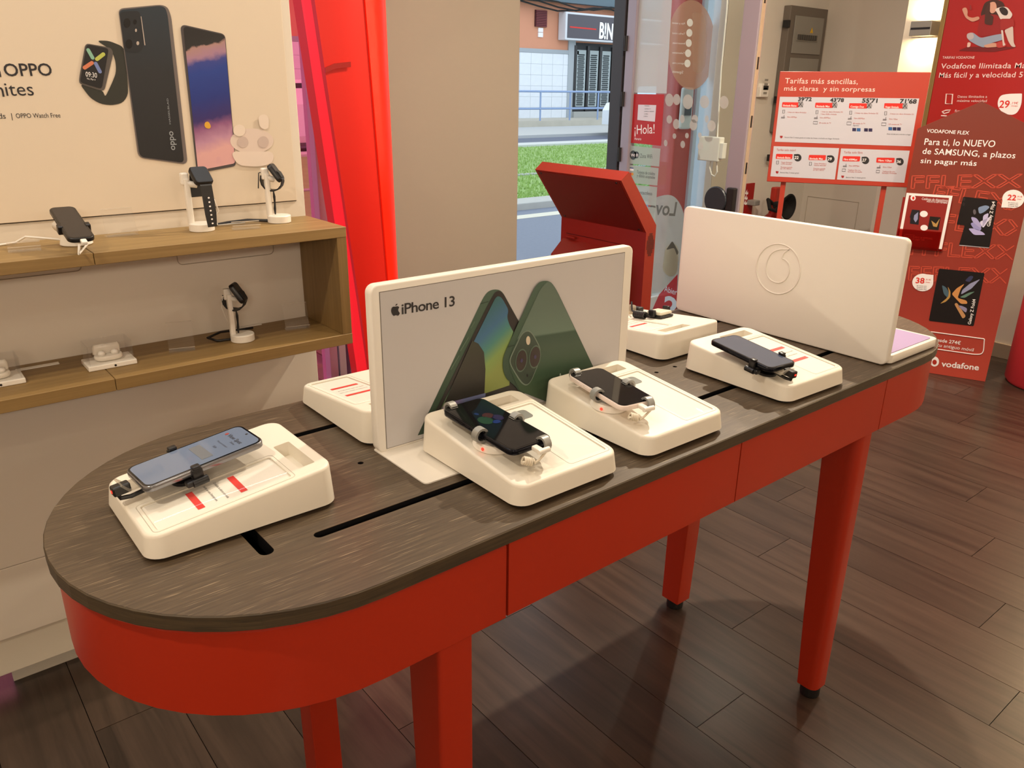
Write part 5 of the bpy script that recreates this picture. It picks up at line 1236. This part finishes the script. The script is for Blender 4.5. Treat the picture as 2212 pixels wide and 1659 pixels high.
M.build('heading', mat('heading_pink', 'f3d2cb', .5), tb_)
M = MB()
for s_, a, b, t in (("39'72", (497, 752), (598, 753), (497, 724)), ("43'78", (735, 758), (838, 760), (735, 730)), ("55'71", (973, 764), (1088, 766), (973, 732)), ("71'68", (1255, 770), (1380, 772), (1255, 737))):
    ptext(M, TPl, s_, *C7([a, b, t]), d=.0022, bold=.03)
for x, y in ((515, 778), (768, 782), (1026, 786), (1294, 790)):
    for sg in (1, -1):
        ppoly(M, TPl, C7([(x-18, y-20*sg-2), (x-15, y-22*sg), (x+19, y+20*sg), (x+16, y+22*sg)]), .0024)
M.build('handwriting', INK, tb_)
def strip(M, pts, d=.0012): ppoly(M, TPl, C7(pts), d)
M = MB()
for x, y, w_ in ((376, 762, 130), (623, 766, 140), (876, 770, 142), (1138, 770, 150)):
    M = MB(); ppoly(M, TPl, roundpoly(C7([(x+4, y), (x+w_, y+2), (x+w_-6, y+40), (x, y+38)]), 2, 3), .0012); M.build('tariff_tab', INKR, tb_)
for x, y, w_ in ((330, 1148, 128), (575, 1156, 132), (828, 1165, 135), (1080, 1176, 140)):
    M = MB(); ppoly(M, TPl, roundpoly(C7([(x+4, y), (x+w_, y+2), (x+w_-6, y+40), (x, y+38)]), 2, 3), .0012); M.build('tariff_tab', INKR, tb_)
M = MB()
for x, y, s_ in ((385, 794, 'Ilimitada Básica'), (633, 799, 'Ilimitada Max'), (888, 802, 'Contigo Duo'), (1148, 805, 'Hogar Ilimitado'), (340, 1182, 'Ilimitada Básica'), (583, 1190, 'Ilimitada Max'), (838, 1196, 'Fibra 600Mbps'), (1096, 1204, 'Fibra 1Gbps')):
    ptext(M, TPl, s_, *C7([(x, y), (x+100, y+2), (x, y-14)]), d=.0018, bold=.015)
M.build('lettering', INKW, tb_)
M = MB()
for x, y in ((518, 778), (772, 783), (1030, 787), (1296, 792)): M = MB(); ppoly(M, TPl, C7(ell(x, y, 20, 22)), .0016); M.build('old_price', mat('old_price_grey', '99969c', .5), tb_)
M = MB()
for x, y in ((495, 1177), (742, 1187), (1000, 1197), (1258, 1207)):
    M = MB(); ppoly(M, TPl, C7([(x-28, y-26), (x-1, y-28)]+ell(x, y, 28, 28, 18, -90, 180)), .0012); M.build('price_drop', INK, tb_)
M = MB()
for x, y, s_ in ((470, 1186, '22'), (717, 1196, '29'), (975, 1205, '27'), (1233, 1216, '36')): ptext(M, TPl, s_, *C7([(x, y), (x+30, y+1), (x, y-22)]), d=.0018, bold=.02)
M.build('lettering', INKW, tb_)
M = MB()
rows = [(418, 842, 140, '1 línea con datos ilimitados'), (416, 878, 72, 'Fibra 600Mbps'), (668, 838, 162, '1 línea con datos ilimitados 5G'), (666, 856, 118, '1 línea 10GB o ilimitada'), (660, 883, 78, 'Fibra 600Mbps'), (655, 922, 88, '80 canales de TV'),
        (920, 848, 174, '2 líneas con datos ilimitados 5G'), (914, 888, 80, 'Fibra 600Mbps'), (908, 926, 90, '80 canales de TV'), (1182, 854, 178, '2 líneas con datos ilimitados 5G'), (1176, 893, 64, 'Fibra 1Gbps'), (1170, 932, 102, '120 canales de TV'),
        (372, 1216, 82, 'Datos ilimitados'), (370, 1228, 76, 'a 2Mb velocidad'), (368, 1252, 86, 'Roaming incluido'), (366, 1263, 80, 'en UE y EEUU'), (618, 1225, 90, 'Datos ilimitados a'), (616, 1238, 88, 'máxima velocidad'), (612, 1262, 88, 'Roaming incluido'), (610, 1273, 80, 'en UE y EEUU'),
        (876, 1242, 78, 'Fibra 600Mbps'), (870, 1274, 92, 'Teléfono fijo con'), (868, 1286, 106, 'llamadas ilimitadas'), (1130, 1252, 66, 'Fibra 1Gbps'), (1126, 1284, 92, 'Teléfono fijo con'), (1124, 1296, 108, 'llamadas ilimitadas'),
        (336, 1126, 142, 'Tarifas solo móvil'), (838, 1144, 140, 'Tarifas solo fibra')]
for x, y, w_, s_ in rows: ptext(M, TPl, s_, *C7([(x, y), (x+w_, y+w_*.02), (x, y-(16 if 'Tarifas' in s_ else 10))]), d=.0012)
M.build('lettering', mat('table_red', 'b5483c', .5), tb_)
M = MB()
for x, y, w_, s_ in ((396, 1029, 408, 'Secure Net 3 meses gratis en todas las líneas e incluido en Hogar Ilimitado'), (362, 1292, 142, 'Secure Net 3 meses gratis'), (853, 1328, 148, 'Secure Net 3 meses gratis'), (1158, 1004, 180, 'Alexa incluida para controlar tu hogar'), (908, 941, 44, 'Elige entre')):
    ptext(M, TPl, s_, *C7([(x, y), (x+w_, y+w_*.03), (x, y-10)]), d=.0012)
for pts in ([(384, 820), (398, 820), (396, 844), (382, 844)], [(632, 824), (647, 824), (645, 850), (630, 850)], [(884, 828), (899, 828), (897, 854), (882, 854)], [(1145, 832), (1160, 832), (1158, 858), (1143, 858)],
            [(612, 906), (643, 907), (641, 926), (610, 925)], [(863, 910), (894, 911), (892, 932), (861, 931)], [(1122, 916), (1154, 917), (1152, 938), (1120, 937)], [(338, 1200), (353, 1200), (351, 1224), (336, 1224)], [(583, 1210), (598, 1210), (596, 1234), (581, 1234)],
            [(828, 1260), (852, 1261), (850, 1280), (826, 1279)], [(1082, 1270), (1106, 1271), (1104, 1290), (1080, 1289)]):
    q_ = [TPl.pt(*TPl.hit(*p), .0012) for p in C7(pts)]; M.tube(q_, .0012, 4, closed=True)
for x, y in ((386, 874), (632, 879), (885, 884), (1145, 890), (848, 1238), (1100, 1248)):
    q_ = [TPl.pt(*TPl.hit(*p), .0012) for p in C7([(x-14, y), (x+12, y), (x+11, y+7), (x-15, y+7)])]; M.tube(q_, .0012, 4, closed=True); M.tube([TPl.pt(*TPl.hit(*p), .0012) for p in C7([(x+6, y), (x+8, y-16)])], .0012, 4)
M.build('icon_outline', mat('icon_grey', '5f5b60', .5), tb_)
M = MB()
for x, y in ((372, 1022), (341, 1286), (830, 1319)): M = MB(); ppoly(M, TPl, C7([(x-10, y-9), (x+11, y-8), (x+9, y+4), (x, y+11), (x-9, y+3)]), .0012); M.build('shield_mark', mat('shield_red', 'a01d1d', .5), tb_)
for i_, (x, y) in enumerate(((903, 955), (936, 956), (991, 957), (1024, 958), (1172, 948), (1204, 949), (1236, 950))):
    M = MB(); ppoly(M, TPl, C7([(x, y), (x+28, y+1), (x+27, y+25), (x-1, y+24)]), .0012); M.build('channel_badge', mat('badge_%d' % (i_ % 3), ('2b2550', '2f5f9a', '241c44')[i_ % 3], .4), tb_)

# ================================================================== cardboard display and totem
fa, fb = Vector((3.802, 1.485, 0)), Vector((3.88, 1.292, 0)); fr_ = (fb-fa).normalized()
FPl = Plane(fa, fr_)
fl_b = FPl.hit(1940, 480)[0]
def fh(p): return FPl.hit(*p)
fx = thing('cardboard_display', 'red cardboard standee with a roof-shaped top and two dark phones printed on it', 'standee', FPl.pt(0, 0))
uL = (fh((1984, 278))[0]+fh((1956, 411))[0])/2; uR = (fh((2128, 825))[0]+fh((2190, 560))[0])/2
apex = fh((2121, 219)); zs_ = fh((1984, 278))[1]; zR = zs_
G = frame(FPl.pt(0, 0), FPl.r, FPl.u, FPl.n)
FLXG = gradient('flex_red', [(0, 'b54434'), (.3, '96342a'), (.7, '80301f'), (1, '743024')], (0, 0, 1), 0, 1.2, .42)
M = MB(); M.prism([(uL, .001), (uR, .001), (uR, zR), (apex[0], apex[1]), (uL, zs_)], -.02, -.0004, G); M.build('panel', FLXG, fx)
M = MB(); M.prism([(0, .001), (-.22, .001), (-.04, .9), (0, .9)], -.004, .004, frame(FPl.pt((uL+uR)/2, 0, -.021), FPl.n, (0, 0, 1))); M.build('back_strut', mat('card_brown', '9b7b5a', .8), fx)
M = MB()
ptext(M, FPl, 'VODAFONE FLEX', *C7([(1456, 988), (1772, 1005), (1458, 962)]), bold=.012)
for s_, a, b, t in (('Para ti, lo NUEVO', (1438, 1080), (1965, 1098), (1442, 1032)), ('de SAMSUNG, a plazos', (1424, 1148), (2116, 1182), (1428, 1104)), ('sin pagar más', (1410, 1216), (1828, 1238), (1412, 1180))):
    ptext(M, FPl, s_, *C7([a, b, t]), bold=.007, space=1.04)
k8 = 1172/332
def C8(pts): return [(1880+x/k8, 380+y/k8) for x, y in pts]
gtext(M, FPl, 'Desde 274€', fh(C8([(478, 1262)])[0])[0]-.0, fh(C8([(508, 1262)])[0])[1], width=fh(C8([(692, 1262)])[0])[0]-fh(C8([(478, 1262)])[0])[0], bold=.012)
gtext(M, FPl, 'por tu antiguo móvil', fh(C8([(440, 1300)])[0])[0], fh(C8([(508, 1300)])[0])[1], width=fh(C8([(788, 1325)])[0])[0]-fh(C8([(440, 1300)])[0])[0])
ptext(M, FPl, 'vodafone', *C8([(540, 1452), (826, 1482), (542, 1408)]), bold=.02)
M.build('lettering', INKW, fx)
# speech-mark roundel, lower left, and the offer frame
M = MB(); ppoly(M, FPl, C8(ell(490, 1415, 34, 38)), .0008); M.build('roundel', INKW, fx)
M = MB(); ppoly(M, FPl, C8(ell(490, 1420, 17, 19)), .0012); M.build('roundel_drop', mat('roundel_red', 'a8281c', .5), fx)
M = MB(); pr = roundpoly(C8([(400, 1180), (870, 1243), (862, 1358), (800, 1362), (400, 1305)]), [0, 2, 12, 12, 0], 4)
M.tube([FPl.pt(*fh(p), .0008) for p in pr], .0022, 5, closed=True); M.build('offer_frame', INKW, fx)
# outlined lettering rows
M = MB()
def outline_word(s, a, b, top, skip=()):
    _tc.body = s; _tc.offset = 0; _tc.space_character = .95; _tc.shear = 0; fm = _tc.fill_mode; _tc.fill_mode = 'NONE'
    dg = bpy.context.evaluated_depsgraph_get(); dg.update()
    me = bpy.data.meshes.new_from_object(_to.evaluated_get(dg)); vs = [v.co.copy() for v in me.vertices]; es = [tuple(e.vertices) for e in me.edges]; bpy.data.meshes.remove(me); _tc.fill_mode = fm
    u0, v0 = fh(a); u1, v1 = fh(b); ut, vt = fh(top); x0 = min(v.x for v in vs); x1 = max(v.x for v in vs); y1 = max(v.y for v in vs)
    L = math.hypot(u1-u0, v1-v0); sx = L/(x1-x0); sy = abs(-(ut-u0)*(v1-v0)/L+(vt-v0)*(u1-u0)/L)/y1; an = math.atan2(v1-v0, u1-u0); ca, sa = math.cos(an), math.sin(an)
    W_ = [(u0+(v.x-x0)*sx*ca-v.y*sy*sa, v0+(v.x-x0)*sx*sa+v.y*sy*ca) for v in vs]
    hw = .0022
    for i_, j_ in es:
        p, q_ = Vector((*W_[i_], 0)), Vector((*W_[j_], 0)); dd = q_-p
        if dd.length < 1e-6: continue
        nn = Vector((-dd.y, dd.x, 0)).normalized()*hw; ee = dd.normalized()*hw*.5
        if max(p.x, q_.x) > uR-.004 or min(p.x, q_.x) < uL+.004: continue
        M.add([FPl.pt((t).x, (t).y, .0006) for t in (p-nn-ee, q_-nn+ee, q_+nn+ee, p+nn-ee)], [(0, 1, 2, 3)])
for s_, a, b, t in (('FFLEXX', (310, 96), (1150, 88), (345, 0)), ('FFLEXX', (470, 175), (1220, 280), (500, 70)), ('FFLEXX', (440, 395), (1190, 470), (470, 280)), ('FFFLEXX', (300, 600), (1110, 640), (330, 500)), ('FFFLEXX', (290, 795), (1060, 820), (310, 690))):
    M = MB(); outline_word(s_, *C8([a, b, t])); M.build('outlined_lettering', mat('outline_coral', 'c04a36', .5), fx)
# printed phones
def fpoly(pts, d, name, m, r=0, C=C8):
    P_ = C(pts); P_ = roundpoly(P_, r, 4) if r else P_
    M = MB(); ppoly(M, FPl, P_, d); return M.build(name, m, fx)
PB = mat('print_phone_black', '141012', .35)
fpoly([(708, 158), (970, 186), (908, 548), (676, 528), (720, 376), (658, 370)], .0012, 'printed_phone', PB, 3)
fpoly([(680, 525), (908, 546), (905, 551), (678, 532)], .0016, 'printed_phone_hinge', mat('print_hinge', 'a8a0a8', .4))
for pts, cc in (([(820, 240), (880, 222), (915, 235), (870, 275), (830, 292)], '7e93b5'), ([(765, 310), (810, 320), (850, 380), (840, 400), (780, 350)], 'a9a5d6'), ([(760, 360), (800, 350), (850, 395), (840, 420), (790, 405)], '9795cc'), ([(745, 400), (800, 400), (860, 430), (880, 450), (790, 450)], 'b2acdf'), ([(860, 300), (905, 280), (890, 340), (855, 390)], 'c3bfe6'), ([(780, 262), (800, 250), (810, 285), (790, 300)], '5f5a62'), ([(830, 350), (880, 330), (930, 300), (860, 400)], 'd3cfec')):
    fpoly(pts, .0016+.0002*(len(cc) and ord(cc[1]) % 5), 'printed_petal', mat('petal_'+cc, cc, .45), 5)
M = MB()
for x, y in ((715, 178), (712, 215)): M = MB(); ppoly(M, FPl, C8(ell(x, y, 10, 13, 14)), .0016); M.build('printed_lens', mat('print_lens2', '2c2629', .3), fx)
fpoly([(524, 706), (872, 740), (788, 1145), (446, 1104)], .0012, 'printed_phone', PB, 3)
for pts, cc in (([(545, 830), (580, 850), (600, 890), (590, 930), (560, 900)], '46606f'), ([(590, 840), (612, 880), (610, 925), (575, 960), (530, 975), (585, 930), (600, 890)], 'b08a4a'), ([(620, 900), (660, 855), (720, 820), (690, 860), (665, 930), (735, 950), (742, 975), (690, 975)], 'c98d52'), ([(700, 870), (760, 820), (840, 785), (770, 860), (690, 905)], '8f93b5'), ([(640, 975), (660, 965), (730, 1070), (705, 1090)], 'b98a5c'), ([(660, 985), (700, 990), (740, 1010), (730, 1045)], '8a86a8'), ([(720, 800), (760, 760), (790, 765), (760, 810)], '33375a'), ([(680, 925), (750, 890), (800, 880), (720, 930)], '5f8273')):
    fpoly(pts, .0016+.0002*(ord(cc[1]) % 5), 'printed_wing', mat('wing_'+cc, cc, .45), 4)
M = MB(); ptext(M, FPl, 'Galaxy Z Flip4', *C8([(912, 385), (952, 195), (888, 380)]), d=.0028, bold=.012); ptext(M, FPl, 'Galaxy Z Fold4', *C8([(766, 1132), (804, 940), (742, 1128)]), d=.0028, bold=.012); M.build('lettering', INKW, fx)
# price bubbles
for (cx_, cy_), cor, s_, sp in (((1090, 175), (998, 240), '22', (1042, 182)), ((400, 812), (482, 755), '38', (345, 815))):
    M = MB(); ppoly(M, FPl, C8([(x, y) for x, y in ell(cx_, cy_, 84 if s_ == '22' else 80, 70 if s_ == '22' else 67)]), .0020)
    ppoly(M, FPl, C8([cor, (cx_+(8 if s_ == '22' else -8), cy_+(68 if s_ == '22' else -66)), (cx_, cy_), (cx_+(-80 if s_ == '22' else 80), cy_+(0 if s_ == '22' else 0))]), .0024); M.build('price_bubble', INKW, fx)
    M = MB(); ptext(M, FPl, s_, *C8([sp, (sp[0]+66, sp[1]+4), (sp[0], sp[1]-42)]), d=.0030, bold=.02); ptext(M, FPl, ',91€', *C8([(sp[0]+74, sp[1]-20), (sp[0]+116, sp[1]-18), (sp[0]+74, sp[1]-32)]), d=.003); ptext(M, FPl, '/mes', *C8([(sp[0]+76, sp[1]-2), (sp[0]+108, sp[1]), (sp[0]+76, sp[1]-12)]), d=.003); M.build('price', INKR, fx)
    M = MB()
    for q_ in range(3): ptext(M, FPl, ('36 meses con', 'Vodafone One', 'Ilimitada Max')[q_], *C8([(sp[0]+8, sp[1]+24+q_*13), (sp[0]+84, sp[1]+28+q_*13), (sp[0]+8, sp[1]+16+q_*13)]), d=.003)
    M.build('lettering', INK, fx)
# leaflet pocket stuck on the standee
pk = thing('leaflet_pocket', 'red leaflet pocket with a white-edged catalogue, fixed to the edge of the roof-topped standee', 'leaflet holder', FPl.pt(*fh(C8([(410, 450)])[0])))
def pkh(p): return FPl.hit(*C8([p])[0])
a, b, c = pkh((292, 126)), pkh((624, 152)), pkh((548, 562)); d0 = pkh((230, 520))
G = frame(FPl.pt(0, 0), FPl.r, FPl.u, FPl.n); pu0 = (a[0]+d0[0])/2-.01; pu1 = (b[0]+c[0])/2; pv0 = (c[1]+d0[1])/2; pv1 = (a[1]+b[1])/2
DR = mat('pocket_red', '8e1c16', .35)
M = MB(); M.box((pu0-.012, pv0-.012, .0008), (pu1+.004, pv1-.02, .006), G, r=.001, seg=1); M.build('back_plate', DR, pk)
M = MB(); M.box((pu0, pv0, .0085), (pu1, pv1, .0115), G); M.build('catalogue_edge', INKW, pk)
M = MB(); M.box((pu0+.012, pv0, .0116), (pu1-.012, pv1-.010, .0119), G); M.build('catalogue', mat('catalogue_red', '8e2620', .4), pk)
zf = pkh((250, 400))[1]
M = MB(); M.box((pu0-.008, pv0-.010, .0145), (pu1-.015, zf, .017), G, r=.001, seg=1); M.box((pu0-.008, pv0-.010, .0062), (pu1, pv0-.002, .0144), G); M.build('front_lip', glassy('red_clear_lip', 'ffb0a8', .05, .35, '8e1c16'), pk)
KP = Plane(FPl.pt(0, 0, .012), FPl.r)
M = MB(); ptext(M, KP, 'Catálogo de dispositivos', *C8([(392, 182), (590, 196), (392, 164)]), d=.0004); ptext(M, KP, 'AGOSTO-SEPTIEMBRE', *C8([(428, 200), (586, 212), (428, 186)]), d=.0004)
ptext(M, KP, 'VODAFONE FLEX', *C8([(258, 448), (340, 456), (258, 440)]), d=.0004); ptext(M, KP, 'Para ti, lo NUEVO de SAMSUNG,', *C8([(256, 466), (476, 486), (256, 452)]), d=.0004); ptext(M, KP, 'a plazos sin pagar más', *C8([(256, 482), (412, 494), (256, 468)]), d=.0004); M.build('lettering', INKW, pk)
for e_ in ((326, 168, 20, 21), (408, 290, 30, 24), (410, 395, 28, 22)): M = MB(); ppoly(M, KP, C8(ell(*e_)), .0004); M.build('white_bubble', INKW, pk)
M = MB(); ppoly(M, KP, C8(ell(328, 169, 9, 12)), .0008); M.build('red_drop', INKR, pk)
for pts, cc in (([(318, 256), (378, 262), (368, 372), (302, 364), (306, 318), (300, 316)], '1b1a22'), ([(455, 308), (536, 316), (520, 414), (438, 406)], '17130f')):
    M = MB(); ppoly(M, KP, C8(pts), .0006); M.build('printed_phone', mat('cat_'+cc, cc, .4), pk)
for pts, cc in (([(335, 300), (365, 275), (362, 330), (345, 355), (330, 330)], '8f93b8'), ([(465, 340), (500, 365), (530, 325), (508, 390), (480, 385)], 'b58f52')):
    M = MB(); ppoly(M, KP, C8(pts), .0010); M.build('printed_motif', mat('cat_'+cc, cc, .4), pk)

# tall totem behind, red face and gold side
ta = onx(2005, 150, 4.25); uT = ta.y
tt_ = thing('tariff_wall_panel', 'red wall panel with gold side showing a woman hugging a dog above tariff text', 'poster', (4.28, uT-.4, .86))
TPx = Plane((4.25, 0, 0), (0, -1, 0))
yl = (onx(2043, 0, 4.25).y+onx(1990, 260, 4.25).y)/2; yr = yl-.85
GOLD = mat('gold_trim', '8f7443', .45, metal=.3)
MB().box((4.2505, yr, .86), (4.3255, yl-.022, 2.2), r=.002).build('body', gradient('totem_red', [(0, 'b2281f'), (.5, 'a81f1b'), (1, '9c1f1e')], (0, 0, 1), .8, 1.8, .4), tt_)
MB().box((4.248, yl-.0215, .86), (4.3255, yl, 2.2), r=.002).build('gold_side', GOLD, tt_)
M = MB(); ptext(M, TPx, 'TARIFAS VODAFONE', *C7([(1574, 438), (1813, 438), (1576, 420)]))
hu = TPx.hit(*C7([(1566, 512)])[0]); hu2 = TPx.hit(*C7([(2180, 508)])[0])
ptext(M, TPx, 'Vodafone Ilimitada Max', *C7([(1562, 512), (2236, 508), (1566, 474)]), bold=.006, space=1.04)
ptext(M, TPx, 'Más fácil y a velocidad 5G', *C7([(1548, 580), (2222, 576), (1552, 542)]), bold=.006, space=1.04)
ptext(M, TPx, 'Datos ilimitados a', *C7([(1688, 730), (1908, 730), (1690, 712)])); ptext(M, TPx, 'máxima velocidad', *C7([(1684, 760), (1905, 762), (1686, 742)])); ptext(M, TPx, 'Roaming', *C7([(1668, 836), (1760, 838), (1670, 818)]))
M.build('lettering', mat('totem_ink', 'edd5d2', .5), tt_)
M = MB(); q_ = [TPx.pt(*TPx.hit(*p), .0008) for p in C7([(1605, 702), (1652, 704), (1646, 776), (1598, 774)])]; M.tube(q_, .0035, 5, closed=True)
M.tube([TPx.pt(*TPx.hit(*p), .0008) for p in C7([(1572, 836), (1600, 824), (1636, 822), (1622, 838), (1590, 848), (1578, 840)])], .003, 5); M.tube([TPx.pt(*TPx.hit(*p), .0008) for p in C7([(1566, 864), (1608, 866)])], .003, 5); M.build('icon_outline', mat('totem_ink', 'edd5d2', .5), tt_)
M = MB(); ppoly(M, TPx, roundpoly(C7([(2170, 698), (2166, 790), (2120, 862), (2030, 850), (1982, 790), (2000, 715), (2060, 700)]), [2, 14, 22, 22, 22, 18, 18], 5), .0010); M.build('price_bubble', INKW, tt_)
M = MB(); ptext(M, TPx, '29', *C7([(1996, 804), (2072, 804), (1998, 750)]), d=.0016, bold=.015); ptext(M, TPx, ',19€', *C7([(2084, 778), (2140, 778), (2084, 760)]), d=.0016); ptext(M, TPx, '/mes', *C7([(2088, 796), (2136, 796), (2088, 784)]), d=.0016); M.build('price', INKR, tt_)
def tp(pts, d, name, cc, r=3):
    M = MB(); ppoly(M, TPx, roundpoly(C7(pts), r, 3) if r else C7(pts), d); return M.build(name, mat('tp_'+cc, cc, .5), tt_)
tp([(1690, 380), (1760, 350), (2010, 345), (2130, 355), (1960, 388)], .0010, 'printed_shadow', '6e1212', 6)
tp([(1860, 110), (1890, 20), (1960, -10), (2030, 15), (2050, 70), (2010, 130), (1940, 190), (1890, 180)], .0014, 'printed_hair', '3f2019', 6)
tp([(1855, 120), (1900, 105), (1990, 110), (2020, 170), (2015, 255), (1860, 275), (1835, 235), (1850, 170)], .0018, 'printed_blouse', '8e1b1b', 6)
tp([(1758, 262), (1800, 238), (1860, 285), (1960, 262), (2030, 250), (2035, 295), (1930, 325), (1890, 358), (1840, 340), (1770, 300)], .0022, 'printed_jeans', '8f9bb0', 6)
tp([(1758, 250), (1805, 240), (1815, 285), (1780, 300), (1758, 285)], .0026, 'printed_knee', 'b5a9ac', 6)
tp([(1720, 65), (1755, 52), (1768, 90), (1760, 120), (1800, 135), (1850, 120), (1855, 145), (1800, 165), (1750, 135)], .0026, 'printed_arm', 'c58f7a', 5)
tp([(1925, 20), (1970, 10), (1985, 50), (1975, 90), (1940, 105), (1925, 70)], .0030, 'printed_face', 'cf9a85', 6)
tp([(1780, 40), (1792, 36), (1796, 70), (1785, 75)], .0030, 'printed_handset', '8a2a2a', 0)
tp([(1900, 60), (1935, 15), (1930, 110), (1960, 120), (1950, 190), (1890, 180)], .0032, 'printed_hair', '46241c', 5)
tp([(1965, 70), (2000, 55), (2060, 50), (2105, 110), (2080, 145), (2010, 150), (1990, 100)], .0034, 'printed_dog_head', 'd8ccc8', 6)
tp([(1995, 60), (2040, 50), (2072, 85), (2060, 120), (2020, 110)], .0038, 'printed_dog_ear', '2a2020', 6)
tp([(2010, 140), (2110, 140), (2115, 200), (2010, 230)], .0038, 'printed_dog_coat', '9b2320', 5)
tp([(2015, 225), (2030, 225), (2040, 320), (2050, 335), (2030, 345)], .0042, 'printed_dog_leg', 'd2c2bd', 2)
tp([(2040, 225), (2105, 195), (2110, 320), (2128, 352), (2095, 350), (2070, 310)], .0042, 'printed_dog_leg', 'cbb9b2', 4)
tp([(1880, 340), (1960, 318), (1995, 330), (1990, 350), (1900, 356)], .0030, 'printed_foot', 'c9957f', 5)
tp([(1975, 325), (2010, 305), (2058, 320), (2050, 350), (1985, 360)], .0034, 'printed_shoe', 'b33b36', 6)
tp([(1765, 315), (1790, 318), (1785, 350), (1760, 355)], .0030, 'printed_foot', 'd9b5a8', 3)

# red upholstered stool
sl_ = thing('pouf_stool', 'red upholstered cylindrical stool at the right edge by the standee', 'stool', (0, 0, 0))
pl0 = onz(2165, 818, 0); dr_ = Vector((math.sin(math.radians(24)), -math.cos(math.radians(24)), 0)); cs_ = pl0+dr_*.190; sl_.location = cs_; WM[sl_.name] = Matrix.Translation(cs_)
FAB = mat('stool_fabric', 'b01c24', .85, noise=.08, nscale=300, bump=.2)
hz = ony(2200, 615, cs_.y-.15).z
hz = .455
M = MB(); M.lathe([(0, hz), (.160, hz), (.178, hz-.006), (.185, hz-.02), (.185, .02), (.175, .004), (0, .004)][::-1], 48, Matrix.Translation(cs_), False, False); M.build('body', FAB, sl_, smooth=.7)
M = MB(); M.tube([cs_+Vector((.1835*math.cos(t), .1835*math.sin(t), hz-.012)) for t in [2*PI*j/48 for j in range(48)]], .003, 6, closed=True); M.build('piping', mat('stool_piping', '8e141b', .8), sl_)
# tidy away the lettering source
bpy.data.objects.remove(_to); bpy.data.curves.remove(_tc)
